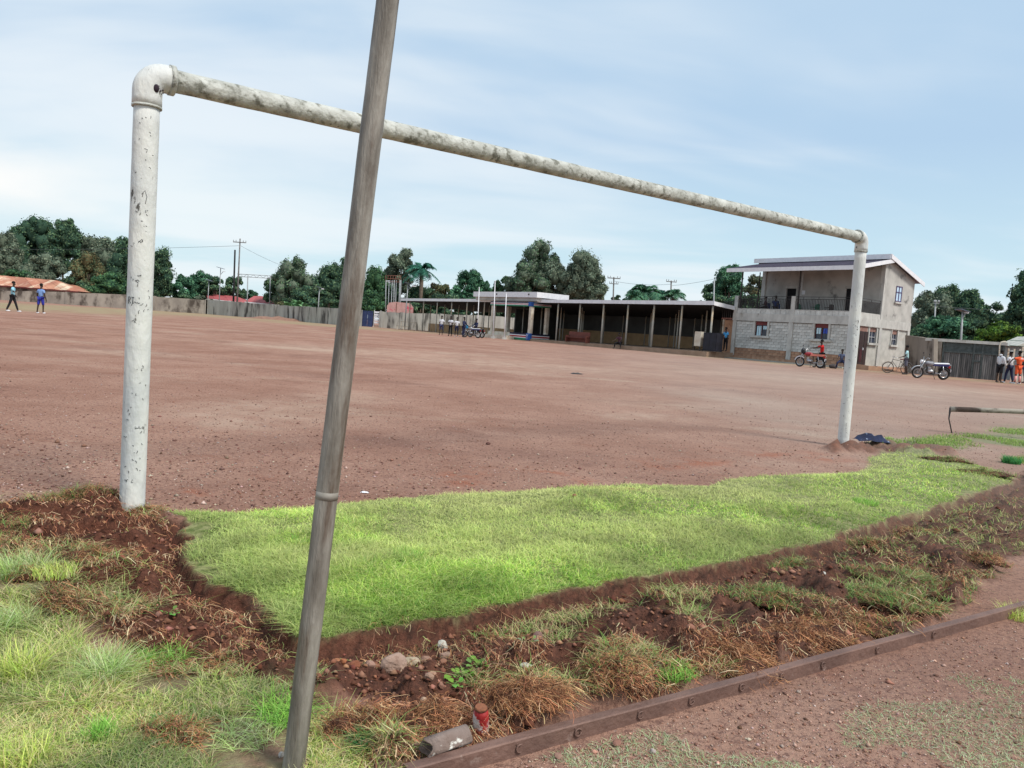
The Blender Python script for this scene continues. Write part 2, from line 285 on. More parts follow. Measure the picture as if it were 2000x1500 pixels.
def ground_mat():
    m = bpy.data.materials.new('laterite_ground'); m.use_nodes = True; t = m.node_tree; n = t.nodes; l = t.links
    b = n['Principled BSDF']; b.inputs['Roughness'].default_value = .95; b.inputs['Specular IOR Level'].default_value = .12
    tcn = n.new('ShaderNodeTexCoord')
    def noise(sc, det=6, ro=.55, st=(1, 1, 1), loc=(0, 0, 0)):
        mpn = n.new('ShaderNodeMapping'); mpn.inputs['Scale'].default_value = st; mpn.inputs['Location'].default_value = loc; l.new(tcn.outputs['Object'], mpn.inputs[0])
        z = n.new('ShaderNodeTexNoise'); z.inputs['Scale'].default_value = sc; z.inputs['Detail'].default_value = det; z.inputs['Roughness'].default_value = ro; l.new(mpn.outputs[0], z.inputs[0]); return z.outputs[0]
    def rng_(v, a, b_, c=0, d=1):
        r = n.new('ShaderNodeMapRange'); r.interpolation_type = 'SMOOTHSTEP'; l.new(v, r.inputs[0])
        for k, q in zip((1, 2, 3, 4), (a, b_, c, d)): r.inputs[k].default_value = q
        return r.outputs[0]
    def mix(a, b_, f, mode='MIX'):
        x = n.new('ShaderNodeMix'); x.data_type = 'RGBA'; x.blend_type = mode
        if isinstance(f, float): x.inputs[0].default_value = f
        else: l.new(f, x.inputs[0])
        for s_, k in ((a, 6), (b_, 7)):
            if isinstance(s_, tuple): x.inputs[k].default_value = (*s_, 1)
            else: l.new(s_, x.inputs[k])
        return x.outputs[2]
    def mul(a, b_):
        x = n.new('ShaderNodeMath'); x.operation = 'MULTIPLY'; l.new(a, x.inputs[0])
        if isinstance(b_, float): x.inputs[1].default_value = b_
        else: l.new(b_, x.inputs[1])
        return x.outputs[0]
    at_ = n.new('ShaderNodeAttribute'); at_.attribute_name = 'Col'; sp = n.new('ShaderNodeSeparateColor'); l.new(at_.outputs[0], sp.inputs[0])
    at2 = n.new('ShaderNodeAttribute'); at2.attribute_name = 'Reg'; sp2 = n.new('ShaderNodeSeparateColor'); l.new(at2.outputs[0], sp2.inputs[0])
    lawn, soil, gl = sp.outputs; red, lawn2, spare = sp2.outputs
    # gravel of the pitch
    c = mix((.30, .155, .108), (.42, .25, .185), rng_(noise(.45, 9, .7), .32, .68))
    c = mix(c, (.20, .10, .075), mul(rng_(noise(.22, 8, .7, (1, 1.5, 1), (7, 3, 0)), .5, .68), .55))
    c = mix(c, (.50, .38, .29), mul(rng_(noise(.16, 10, .7, (1, 1.6, 1), (4, 2, 0)), .53, .70), .75))
    c = mix(c, (.27, .11, .07), mul(rng_(noise(1.4, 6, .6, (1, 1.6, 1), (9, 5, 0)), .60, .72), .6))
    c = mix(c, (.13, .06, .05), mul(rng_(noise(34, 5, .78), .48, .62), .75))
    c = mix(c, (.50, .38, .33), mul(rng_(noise(55, 3, .7, (1, 1, 1), (3, 3, 0)), .62, .72), .6))
    c = mix(c, (.15, .07, .055), mul(rng_(noise(5, 8, .8, (1, 1.3, 1), (1, 8, 0)), .52, .66), .55))
    # far gravel thins to a sandier, greener margin by the walls
    c = mix(c, (.30, .27, .15), mul(spare, rng_(noise(.5, 5), .35, .6, .2, .85)))
    s = mix((.038, .013, .008), (.15, .055, .033), rng_(noise(16, 8, .8), .35, .65))
    s = mix(s, (.24, .11, .07), mul(rng_(noise(30, 5, .7, (1, 1, 1), (5, 1, 0)), .56, .72), .6))
    c = mix(c, s, soil)
    c = mix(c, mix((.09, .025, .013), (.20, .055, .022), rng_(noise(9, 7, .75), .35, .65)), red)
    gcol = mix((.10, .14, .03), (.30, .30, .13), rng_(noise(14, 5, .7), .35, .65))
    c = mix(c, gcol, lawn)
    c = mix(c, mix((.16, .12, .06), (.30, .26, .14), rng_(noise(11, 6, .7), .35, .65)), mul(gl, rng_(noise(3, 6, .7), .35, .55, .15, .95)))
    c = mix(c, mix((.12, .16, .05), (.22, .24, .10), noise(8, 5)), mul(lawn2, rng_(noise(1.2, 6, .7), .35, .55, .3, 1.0)))
    l.new(c, b.inputs['Base Color'])
    at3 = n.new('ShaderNodeAttribute'); at3.attribute_name = 'Wear'; sp3 = n.new('ShaderNodeSeparateColor'); l.new(at3.outputs[0], sp3.inputs[0])
    c = mix(c, (.52, .39, .30), mul(sp3.outputs[0], rng_(noise(2.2, 9, .75), .35, .6, .1, .85))); c = mix(c, (.33, .10, .05), mul(sp3.outputs[1], rng_(noise(3.5, 8, .7), .42, .6, .0, .8)))
    c = mix(c, (.36, .31, .27), mul(sp3.outputs[2], .45))
    # (the base colour ends here)
    l.new(c, b.inputs['Base Color'])
    h = n.new('ShaderNodeMath'); h.operation = 'ADD'; l.new(noise(45, 5, .75), h.inputs[0]); l.new(mul(noise(9, 6, .7), 1.5), h.inputs[1])
    bp = n.new('ShaderNodeBump'); bp.inputs['Strength'].default_value = .9; bp.inputs['Distance'].default_value = .018; l.new(h.outputs[0], bp.inputs['Height']); l.new(bp.outputs[0], b.inputs['Normal'])
    return m
GM = ground_mat()
ground = npmesh('ground', np.stack([X, Y_, Z], 1), FQ, GM, np.stack([RM['lawn'], RM['soil'], RM['gleft']], 1), smooth=True)
a2 = ground.data.color_attributes.new('Reg', 'FLOAT_COLOR', 'POINT')
c4 = np.ones((len(X), 4), np.float32); c4[:, 0] = RM['red']; c4[:, 1] = RM['lawn2']
# pale grassy margin along the far wall and in front of the house
wl = np.array([G(*p, .15)[:2] for p in ((-600, 570), (0, 598), (200, 604), (405, 614), (530, 625), (660, 637), (800, 646))])
def linedist(x, y, pl):
    d = np.full(x.shape, 1e9)
    for i in range(1, len(pl)):
        a = np.array(pl[i-1]); b = np.array(pl[i]); e_ = b-a; t = np.clip(((x-a[0])*e_[0]+(y-a[1])*e_[1])/(e_**2).sum(), 0, 1)
        d = np.minimum(d, np.hypot(x-a[0]-t*e_[0], y-a[1]-t*e_[1]))
    return d
c4[:, 2] = np.clip(sstep(14, 4, linedist(X, Y_, wl)) + .8*sstep(3.2, .8, linedist(X, Y_, [(14, 56.5), (21.5, 47.8), (30, 40), (40, 38)])), 0, 1)
a2.data.foreach_set('color', c4.ravel())
a3 = ground.data.color_attributes.new('Wear', 'FLOAT_COLOR', 'POINT'); w4 = np.zeros((len(X), 4), np.float32); w4[:, 3] = 1
def patch(ch, px, py, rx, ry, amt=1.0):
    a = G(px, py); b = G(px+rx, py); c = G(px, py-ry); wx_, wy_ = wob(X, Y_, 1.2, .8, 23)
    d = ((wx_-a.x)/abs(b.x-a.x))**2+((wy_-a.y)/abs(c.y-a.y))**2; w4[:, ch] = np.maximum(w4[:, ch], amt*np.exp(-d*1.2))
for p_ in ((520, 800, 190, 22), (440, 822, 130, 14), (640, 775, 110, 14), (1330, 795, 130, 10), (1430, 780, 90, 10), (250, 690, 260, 6), (700, 690, 300, 6), (1000, 715, 260, 7), (1250, 815, 80, 8), (330, 646, 40, 2), (1700, 755, 200, 8)): patch(0, *p_, .6)
for p_ in ((1140, 940, 90, 7), (1080, 935, 50, 5), (1400, 908, 90, 8), (1550, 885, 110, 9), (360, 965, 70, 7), (930, 940, 60, 5), (1320, 915, 60, 6)): patch(1, *p_)
for p_ in ((1850, 790, 300, 60), (1550, 800, 200, 50)): patch(2, *p_)
a3.data.foreach_set('color', w4.ravel())
tag(ground, kind='structure'); ground['label'] = 'reddish brown gravel playing field with dug soil and turf in the foreground'
del X, Y_, Z

# ---------------------------------------------------------------- strands: grass blades and root fibres
def pxsample(n, x0, x1, y0, y1):
    px = rng.uniform(x0, x1, n); py = rng.uniform(y0, y1, n); Mn = np.array(M3)
    v = np.stack([(px-1000)/F, (750-py)/F, -np.ones(n)], 1) @ Mn.T; t = -H/v[:, 2]
    return v[:, 0]*t, v[:, 1]*t
def strands(name, x, y, z, hgt, wid, lean, col, K, mat, curl=0.0, parent=None, flat=0.0, tipcol=1.25):
    n = len(x); a = rng.uniform(0, 2*math.pi, n); u = np.linspace(0, 1, K)
    dx_, dy_ = np.cos(a), np.sin(a)
    Pn = np.zeros((n, K, 3)); hor = (lean*hgt)[:, None]*(u[None]**1.7)
    ca = np.cumsum(rng.normal(0, 1, (n, K)), 1)*curl; cb = np.cumsum(rng.normal(0, 1, (n, K)), 1)*curl; cb[:, 0] = ca[:, 0] = 0
    Pn[:, :, 0] = x[:, None]+dx_[:, None]*hor+ca*hgt[:, None]; Pn[:, :, 1] = y[:, None]+dy_[:, None]*hor+cb*hgt[:, None]
    up = u[None]*np.sqrt(np.clip(1-.6*np.minimum(lean, 1.2)[:, None]*u[None], .08, 1))*hgt[:, None]*(1-flat)
    if flat > 0: up = np.sin(np.pi*np.clip(u, 0, .92))[None]*hgt[:, None]*(1-flat)
    Pn[:, :, 2] = z[:, None]+up-.004
    b = a+math.pi/2+rng.normal(0, .5, n); w_ = wid[:, None]*np.clip(1.05-u[None]**1.5, .12, 1)*.5
    if flat > 0: w_ = wid[:, None]*.5*np.ones_like(u)[None]
    off = np.stack([np.cos(b)[:, None]*w_, np.sin(b)[:, None]*w_, np.zeros_like(w_)+(w_*.4 if flat > 0 else 0)], 2)
    V = np.stack([Pn-off, Pn+off], 2).reshape(-1, 3)
    base = (np.arange(n)*K*2)[:, None]+(np.arange(K-1)*2)[None]; base = base.ravel()
    Q = np.stack([base, base+1, base+3, base+2], 1)
    C = col[:, None, None, :]*(1+(tipcol-1)*u)[None, :, None, None]; C = np.broadcast_to(C, (n, K, 2, 3)).reshape(-1, 3)
    return npmesh(name, V, Q, mat, C, parent)
GRASS = vcmat('grass_blade', .75, .35, .15, 2.5)
ROOT = vcmat('root_fibre', .95, .1, .2, 6)
def pal(n, cols, wts, var=.2):
    c = np.array(cols)[rng.choice(len(cols), n, p=np.array(wts)/sum(wts))]; return c*(1+rng.normal(0, var, (n, 1)))*(1+rng.normal(0, .05, (n, 3)))

# lawn
def grow(name, n, box, keep, hf, wf, lf, colf, label, K=3, mat=GRASS, **kw):
    x, y = pxsample(n, *box); z, r = regions(x, y); k = keep(x, y, r); x, y, z = x[k], y[k], z[k]; r = {q: v[k] for q, v in r.items()}
    m = len(x); d = np.hypot(x, y)
    o = strands(name, x, y, z, hf(x, y, r, m, d), wf(m, d), lf(m), colf(x, y, r, m), K, mat, **kw)
    tag(o, label, kind='stuff'); return o
def lawncol(x, y, r, m):
    c = pal(m, [(.32, .50, .08), (.47, .60, .14), (.60, .65, .25), (.16, .36, .06)], [3.5, 4.5, 3.0, 2])
    q = fbm(x*1.3, y*1.3, 3, 81)[:, None]; c = c*(1+1.1*(q-.5)+1.0*(fbm(x*6, y*6, 3, 87)[:, None]-.5)); dry = np.clip(sstep(.40, .62, fbm(x*1.1+5, y*1.7, 4, 83))*.55+sstep(-.9, -.1, r['sl'])*sstep(.3, .9, r['so'])*.6, 0, .85)[:, None]
    c = c*(1-dry)+np.array([.58, .60, .26])*dry
    edge = sstep(-.45, -.05, r['sl'])[:, None]*sstep(.0, -.5, r['so']-.6)[:, None]*.25
    return np.clip(c*(1-edge)+np.array([.09, .21, .05])*edge, .01, .8)
grow('lawn_grass', 400000, (200, 2350, 875, 1260), lambda x, y, r: (r['lawn'] > rng.uniform(.15, .9, len(x))) & (fbm(x*2.2, y*2.2, 3, 77)+.25*sstep(0, -.3, r['sl'])+rng.uniform(-.12, .12, len(x)) > .31),
     lambda x, y, r, m, d: rng.uniform(.010, .042, m)*(.35+1.3*fbm(x*3.5, y*3.5, 3, 91))*(1+.75*sstep(4.2, 3.2, y)), lambda m, d: rng.uniform(.002, .0038, m)*(.6+d/6), lambda m: rng.uniform(.4, 2.0, m), lawncol,
     'bright green lawn strip between the goal posts')
grow('lawn_grass', 90000, (1550, 2350, 824, 930), lambda x, y, r: (r['lawn2'] > rng.uniform(.1, .9, len(x))) & (fbm(x*1.1, y*1.1, 3, 79) > .42),
     lambda x, y, r, m, d: rng.uniform(.02, .06, m), lambda m, d: rng.uniform(.004, .007, m)*(.5+d/9), lambda m: rng.uniform(.2, 1.1, m), lambda x, y, r, m: pal(m, [(.27, .38, .10), (.20, .31, .08), (.33, .36, .15)], [2, 2, 1]),
     'yellow green grass patch beyond the right goal post')
# rough grass bottom left
def leftcol(x, y, r, m):
    c = pal(m, [(.58, .63, .22), (.40, .50, .13), (.68, .63, .33), (.66, .50, .32), (.15, .27, .07)], [3, 3, 3, 2.2, 1.6])
    q = sstep(.45, .65, fbm(x*1.8, y*1.8, 3, 93))[:, None]; return np.clip(c*(1-.6*q)+np.array([.14, .25, .09])*.35*q, .01, .8)
grow('rough_grass', 120000, (-350, 830, 1040, 1640), lambda x, y, r: (r['gleft'] > rng.uniform(.1, .9, len(x))) & (fbm(x*3.5, y*3.5, 4, 97) > .41),
     lambda x, y, r, m, d: rng.uniform(.015, .05, m)*(1+.9*(fbm(x*3, y*3, 3, 99) > .55)), lambda m, d: rng.uniform(.0022, .0042, m), lambda m: rng.uniform(.3, 2.0, m), leftcol,
     'rough green and straw coloured grass in the near left corner', K=4, curl=.07)
# thin regrowth and uprooted grass lying on the dug soil
def soilkeep(thr, seed, f=3.2, bias=None):
    def k(x, y, r):
        q = fbm(x*f, y*f, 3, seed)-.5*np.exp(-(((x+.42)/.45)**2+((y-2.78)/.24)**2)**2)
        if bias is not None: q = q+bias(x, y)
        return (r['soil'] > .6) & (r['sl'] > .10) & (q > thr)
    return k
rightb = lambda x, y: .16*sstep(1.6, 3.2, x)+.055*sstep(-.7, -1.1, x)-.06*sstep(.3, -.6, x)*sstep(3.2, 2.4, y)
grow('torn_turf_grass', 130000, (-200, 2200, 960, 1560), soilkeep(.57, 101, 3.4, rightb),
     lambda x, y, r, m, d: rng.uniform(.02, .075, m), lambda m, d: rng.uniform(.002, .004, m)*(.7+d/8), lambda m: rng.uniform(.5, 2.2, m),
     lambda x, y, r, m: pal(m, [(.34, .40, .14), (.46, .42, .21), (.17, .29, .07), (.48, .36, .21)], [3, 2, 2.5, 2]), 'torn turf grass scattered over the dug soil', K=4, curl=.06)
# root fibres
BAR0, BAR1 = G(1000, 1481), G(2000, 1200); bd = (BAR1-BAR0).xy.normalized()
def barside(x, y): return (x-BAR0.x)*bd.y-(y-BAR0.y)*bd.x      # > 0 on the camera side
def rootbias(x, y, r):
    nb = .17*sstep(.5, .15, -barside(x, y))*(x > -.35)            # mats along the bar
    bare = .20*sstep(.85, .55, r['sl'])*sstep(-.7, -.2, x)*sstep(.3, .5, -barside(x, y))
    return nb-bare+.045*(x < -.75)-.3*np.exp(-(((x+.42)/.45)**2+((y-2.78)/.22)**2)**2)
grow('root_fibres', 110000, (-200, 2200, 965, 1560), lambda x, y, r: (r['soil'] > .5) & (r['sl'] > .06) & (fbm(x*2.6, y*2.6, 4, 111)+.10*sstep(.45, .7, r['clod'])+rootbias(x, y, r) > .555),
     lambda x, y, r, m, d: rng.uniform(.015, .055, m), lambda m, d: rng.uniform(.0009, .0022, m)*(.7+d/6), lambda m: rng.uniform(.6, 1.6, m),
     lambda x, y, r, m: pal(m, [(.38, .18, .095), (.27, .11, .06), (.50, .32, .19), (.13, .052, .032), (.56, .46, .28)], [4, 3, 2.5, 3, 1.2], .25), 'tangled orange brown root fibres on the dug soil', K=5, mat=ROOT, curl=.16, flat=.35)
grow('hanging_roots', 30000, (200, 2200, 900, 1300), lambda x, y, r: (r['soil'] > .5) & (r['sl'] > -.01) & (r['sl'] < .30) & (fbm(x*5, y*5, 3, 141) > .45),
     lambda x, y, r, m, d: rng.uniform(.012, .05, m), lambda m, d: rng.uniform(.0008, .002, m)*(.7+d/7), lambda m: rng.uniform(.5, 2.0, m),
     lambda x, y, r, m: pal(m, [(.40, .20, .11), (.20, .08, .045), (.50, .38, .22), (.30, .34, .12)], [3, 3, 2, 1.2], .25), 'broken roots and dry blades along the cut edge of the lawn', K=5, mat=ROOT, curl=.14, flat=.3)
# sparse pale grass right of the steel bar
BAR0, BAR1 = G(1000, 1481), G(2000, 1200); bd = (BAR1-BAR0).xy.normalized()
def barside(x, y): return (x-BAR0.x)*bd.y-(y-BAR0.y)*bd.x      # > 0 on the camera side
grow('sparse_grass', 110000, (850, 2400, 1200, 1640), lambda x, y, r: (barside(x, y) > .04) & (r['soil'] < .5) & (fbm(x*1.9+2, y*3.2, 4, 121)+.06*sstep(.1, .9, barside(x, y))-.16*sstep(.35, .1, barside(x, y)) > .445) & (rng.uniform(0, 1, len(x)) < .75),
     lambda x, y, r, m, d: rng.uniform(.006, .022, m), lambda m, d: rng.uniform(.0018, .0034, m), lambda m: rng.uniform(.6, 2.0, m),
     lambda x, y, r, m: pal(m, [(.42, .50, .30), (.30, .40, .20), (.50, .46, .34), (.50, .30, .22)], [3, 3, 1.5, .8]), 'thin pale grass creeping over the gravel beside the steel bar')
# pebbles and crumbs
def crumbs(name, n, box, keep, size, cols, label, parent=None):
    x, y = pxsample(n, *box); z, r = regions(x, y); k = keep(x, y, r); x, y, z = x[k], y[k], z[k]; m = len(x)
    ico = np.array([[0, 0, 1], [.9, 0, .1], [0, .9, .15], [-.9, 0, .1], [0, -.9, .12], [0, 0, -.6]]); T = np.array([[0, 1, 2], [0, 2, 3], [0, 3, 4], [0, 4, 1], [5, 2, 1], [5, 3, 2], [5, 4, 3], [5, 1, 4]])
    s_ = size(m)[:, None, None]*(.7+.6*rng.uniform(size=(m, 1, 3))); a = rng.uniform(0, 6.28, m); V = ico[None]*s_*(.75+.5*rng.uniform(size=(m, 6, 1)))
    xr = V[:, :, 0]*np.cos(a)[:, None]-V[:, :, 1]*np.sin(a)[:, None]; yr = V[:, :, 0]*np.sin(a)[:, None]+V[:, :, 1]*np.cos(a)[:, None]
    V = np.stack([xr+x[:, None], yr+y[:, None], V[:, :, 2]*.7+z[:, None]+.15*s_[:, :, 0]], 2).reshape(-1, 3)
    Fq = (T[None]+(np.arange(m)*6)[:, None, None]).reshape(-1, 3)
    o = npmesh(name, V, Fq, PEB, np.repeat(pal(m, cols, [1]*len(cols), .2), 6, 0)); tag(o, label, kind='stuff'); return o
PEB = vcmat('pebble', .9, 0, .2, 20)
crumbs('pebbles', 15000, (800, 2350, 1190, 1600), lambda x, y, r: (barside(x, y) > .03) & (r['soil'] < .5), lambda m: rng.gamma(1.6, .0012, m)+.0015, [(.42, .26, .2), (.30, .16, .11), (.46, .34, .28), (.2, .1, .07)], 'small pebbles on the gravel in front of the steel bar')
crumbs('soil_crumbs', 26000, (-200, 2200, 965, 1560), lambda x, y, r: (r['soil'] > .6) & (r['sl'] > .03), lambda m: rng.gamma(2.0, .003, m)+.002, [(.14, .055, .035), (.22, .10, .06), (.09, .035, .02), (.30, .15, .10)], 'loose crumbs of dark red soil in the dug strip')
crumbs('field_gravel', 40000, (-200, 2200, 690, 1010), lambda x, y, r: (r['soil'] < .3) & (r['lawn'] < .3) & (y < 22), lambda m: rng.gamma(1.6, .0022, m)+.002, [(.34, .21, .17), (.22, .11, .085), (.42, .32, .27), (.17, .09, .07)], 'loose stones strewn over the near part of the pitch')

# ---------------------------------------------------------------- shared materials
concrete = pm('concrete', (.54, .53, .50), (.41, .40, .38), 3, .9, .25, 30, c3=(.28, .26, .23), s3=1.8, t3=(.56, .74), stretch=(1, 1, .5))
plaster = pm('grey_plaster', (.50, .485, .455), (.36, .35, .33), 1.1, .92, .2, 12, c3=(.13, .125, .12), s3=1.3, t3=(.56, .74))
blockm = pm('block', (.58, .58, .555), (.45, .445, .425), 6, .92, .5, 25, rnd=.16)
brickd = pm('dusty_block', (.40, .25, .17), (.30, .16, .10), 4, .92, .5, 20, rnd=.2)
whitep = pm('white_paint', (.80, .80, .83), (.70, .70, .74), 4, .6, .05)
cream = pm('cream_paint', (.66, .61, .52), (.50, .42, .33), 2, .7, .1, 12, c3=(.38, .24, .16), s3=3)
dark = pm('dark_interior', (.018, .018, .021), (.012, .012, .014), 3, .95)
ironm = pm('dark_iron', (.07, .06, .058), (.04, .035, .035), 8, .6, .1, metal=.3)
ribm = pm('roof_rib', (.05, .045, .075), (.035, .03, .055), 2, .7)
roofm = pm('roof_sheet', (.22, .21, .28), (.16, .15, .21), 1.5, .6, .1)
postw = pm('painted_pipe', (.70, .70, .66), (.52, .54, .54), 5, .6, .55, 26, stretch=(1, 1, .45), c3=(.10, .095, .085), s3=15, t3=(.635, .68))
barw = pm('weathered_pipe', (.56, .57, .53), (.35, .355, .32), 7, .7, .8, 22, c3=(.17, .17, .14), s3=15, t3=(.50, .66))
greyp = pm('weathered_tube', (.29, .27, .235), (.13, .115, .095), 9, .55, .35, 60, stretch=(3, 3, .45), c3=(.10, .07, .05), s3=4.5, t3=(.5, .66), spec=.45)
skin = pm('dark_skin', (.055, .032, .022), (.04, .022, .016), 6, .6)
hairm = pm('black_hair', (.012, .01, .01), (.008, .007, .007), 20, .9)
wallm = pm('stained_wall', (.44, .43, .39), (.31, .295, .27), 1.2, .95, .3, 10, stretch=(1, 1, .2), c3=(.07, .065, .06), s3=1.1, t3=(.49, .66))
wallb = pm('brown_stained_wall', (.35, .31, .265), (.23, .20, .175), .9, .95, .3, 10, stretch=(1, 1, .5), c3=(.075, .06, .05), s3=.8, t3=(.47, .66))
wood = pm('weathered_wood', (.30, .26, .21), (.18, .15, .12), 6, .85, .3, 30, stretch=(1, 1, .15))

# ---------------------------------------------------------------- goal
GL = G(258, 990); GR = G(1646, 872); GLt = P(289, 147, GL.y); GRt = P(1684, 464, GR.y)
goal = empty('goalpost', (GL.x, GL.y, 0), 0, 'white peeling pipe goal frame spanning the near edge of the pitch', 'goal post')
o0 = Vector((-GL.x, -GL.y, 0)); R_ = .069
bdir = (GRt-GLt).normalized()
def pipe(mb, a, b, r, n=24, k=24, jit=.0):
    pts = [a.lerp(b, i/k) for i in range(k+1)]; rs = [r*(1+random.uniform(-jit, jit)) for _ in pts]; return mb.tube(pts, rs, n)
GLb = Vector((GL.x, GL.y, -.15)); GRb = Vector((GR.x, GR.y, -.15))
m = MB(o0); pipe(m, GLb, GLt-Vector((0, 0, .16)), R_, jit=.008); m.build('upright_post', postw, goal)
m = MB(o0); pipe(m, GRb, GRt-Vector((0, 0, .16)), R_, jit=.008); m.build('upright_post', postw, goal)
m = MB(o0); pipe(m, GLt+bdir*.11, GRt-bdir*.11, .0635, k=60, jit=.02); m.build('crossbar', barw, goal)
def elbow(T, d, r):
    m = MB(o0); q = .088; pts = []
    a = T-Vector((0, 0, q)); c = T-Vector((0, 0, q))+d*q
    pts.append(T-Vector((0, 0, .175))); pts.append(T-Vector((0, 0, .13)))
    for i in range(10):
        t = math.pi/2*i/9; pts.append(c - d*q*math.cos(t) + Vector((0, 0, q))*math.sin(t))
    pts.append(T+d*.125); m.tube(pts, r, 24)
    return m.build('elbow_joint', postw, goal)
el = elbow(GLt, bdir, R_*1.14); er = elbow(GRt, -bdir, R_*1.14)
for T, d in ((GLt, bdir), (GRt, -bdir)):
    MB(o0).tube([T-Vector((0, 0, .182)), T-Vector((0, 0, .170))], R_*1.16, 24).build('joint_collar', barw, goal)
    MB(o0).tube([T+d*.112, T+d*.14], R_*1.22, 24).build('joint_collar', barw, goal)
# rusty hole and flaking paint on the near elbow
ec = GLt-Vector((0, 0, .062))+bdir*.045; tc_ = (Vector((0, 0, H))-ec).normalized(); ec = ec+tc_*R_*1.08
stm = pm('rust_stain', (.05, .03, .045), (.02, .015, .02), 20, .95)
MB(o0).ell(ec, (.017, .017, .024), 10, 7).build('rust_hole', stm, goal); m = MB(o0)
sx_ = tc_.cross(Vector((0, 0, 1))).normalized()
for i in range(46):
    a = random.uniform(0, 6.28); q_ = random.uniform(.016, .05); c = ec-sx_*math.cos(a)*q_*.8+Vector((0, 0, math.sin(a)*q_))-tc_*(.002+q_*q_*7); rr = random.uniform(.0012, .0042); m.ell(c, (rr, rr, rr*1.6), 6, 4)
m.build('flaked_spots', stm, goal)['kind'] = 'stuff'
# chipped patches, scratched strokes and the two painted letters on the left upright
inkm = pm('dark_mark', (.05, .05, .06), (.03, .03, .035), 9, .8)
def onpost(base, top, px, py):       # point on the camera side of a vertical pipe seen at px, py
    v = ray(px, py).normalized(); o_ = Vector((0, 0, H)); ax = base.lerp(top, .5); rr = R_+.0012
    ox, oy = -ax.x, -ax.y; A_ = v.x**2+v.y**2; B_ = 2*(ox*v.x+oy*v.y); C_ = ox*ox+oy*oy-rr*rr; D_ = B_*B_-4*A_*C_
    if D_ < 0: return None
    t = (-B_-math.sqrt(D_))/(2*A_); return o_+v*t
def strokes(name, pls, r, base, top):
    m = MB(o0)
    for pl in pls:
        pts = [onpost(base, top, *p) for p in pl]
        if all(pts) and len(pts) > 1: m.tube(pts, r, 5)
    return m.build(name, inkm, goal)
strokes('painted_letter', [[(250.5, 593), (251.5, 579), (254.5, 580), (255, 584), (251.5, 586), (255.5, 592)]], .0016, GLb, GLt)
strokes('painted_letter', [[(257, 580.5), (262, 581)], [(260, 581), (259, 592)]], .0016, GLb, GLt)
pls = []
for _ in range(75):
    y0 = random.uniform(215, 960); t = (y0-147)/843; cx = 289-31*t; x0 = cx+random.uniform(-18, 18); L_ = random.uniform(1.5, 7)
    a = random.uniform(0, 6.28); pls.append([(x0, y0), (x0+L_*.5*math.cos(a), y0+L_*.5*math.sin(a)), (x0+L_*math.cos(a+.5), y0+L_*math.sin(a+.5))])
pls += [[(277, 379), (283, 372), (287, 384), (284, 398)], [(280, 376), (278, 384)], [(270, 474), (277, 467), (279, 473)], [(264, 547), (270, 552), (268, 560)], [(282, 290), (288, 292), (286, 298)]]
strokes('chip_marks', pls, .0013, GLb, GLt)['kind'] = 'stuff'
pls = []
for _ in range(55):
    y0 = random.uniform(560, 860); t = (y0-464)/406; cx = 1684-38*t; x0 = cx+random.uniform(-9, 9); L_ = random.uniform(1, 4); a = random.uniform(0, 6.28)
    pls.append([(x0, y0), (x0+L_*math.cos(a), y0+L_*math.sin(a))])
strokes('chip_marks', pls, .0018, GRb, GRt)['kind'] = 'stuff'
# weathering chips and blisters on the crossbar (real little raised flakes)
m = MB(o0)
for _ in range(110):
    t = random.random()**1.3; c = GLt.lerp(GRt, .03+.95*t); a = random.uniform(2.2, 5.2)
    side = bdir.cross(Vector((0, 0, 1))).normalized(); nrm = side*math.cos(a)+Vector((0, 0, 1))*math.sin(a); c = c+nrm*.0615
    rr = random.uniform(.004, .013); m.ell(c, (rr, rr*.8, rr*.35), 6, 4)
m.build('lichen_spots', pm('lichen', (.10, .10, .085), (.2, .2, .17), 30, .95), goal)['kind'] = 'stuff'

# leaning tube close to the camera
B0 = P(566, 1560, 1.93); T0 = P(757, 0, 2.0); dirp = (T0-B0).normalized(); Bg = B0-dirp*(B0.z/dirp.z+.12); Tg = T0+dirp*.45
tube = empty('leaning_pole', (Bg.x, Bg.y, Bg.z), 0, 'long weathered grey tube leaning in front of the goal, nearest the camera', 'pole')
tube.rotation_euler = dirp.to_track_quat('Z', 'Y').to_euler(); Lp = (Tg-Bg).length
m = MB(); k = 60; m.tube([(math.sin(i*.35)*.0012, 0, Lp*i/k) for i in range(k+1)], [.0285*(1+random.uniform(-.012, .012)) for _ in range(k+1)], 28); m.build('shaft', greyp, tube)
MB().tube([(0, 0, Lp*.33), (0, 0, Lp*.33+.02)], .02868, 28).build('joint_ring', pm('scuffed_ring', (.30, .28, .25), (.2, .18, .15), 20, .7), tube)

# ---------------------------------------------------------------- steel bar lying along the dug strip
steel = pm('brown_steel', (.21, .125, .10), (.14, .083, .068), 6, .62, .35, 45, c3=(.30, .22, .19), s3=14, t3=(.62, .72), metal=.15)
S0 = G(815, 1530); S0 = BAR0-Vector((bd.x, bd.y, 0))*.32; S1 = BAR0+Vector((bd.x, bd.y, 0))*((BAR1-BAR0).length+1.6)
ang = math.atan2(bd.y, bd.x)
bar = empty('steel_bar', (S0.x, S0.y, gh(S0.x, S0.y)), ang, 'long brown square steel bar with net rings lying beside the dug strip', 'steel bar')
Lb = (S1-S0).length; hb = .047; wb = .034
m = MB(); k = 40
vs = []
for i in range(k+1):
    x = Lb*i/k; z = .006*math.sin(i*.5)*.3; 
    for (yy, zz) in ((0, -.01), (0, hb-.004), (.003, hb), (wb-.003, hb), (wb, hb-.004), (wb, -.01)): vs.append((x, yy, zz+z))
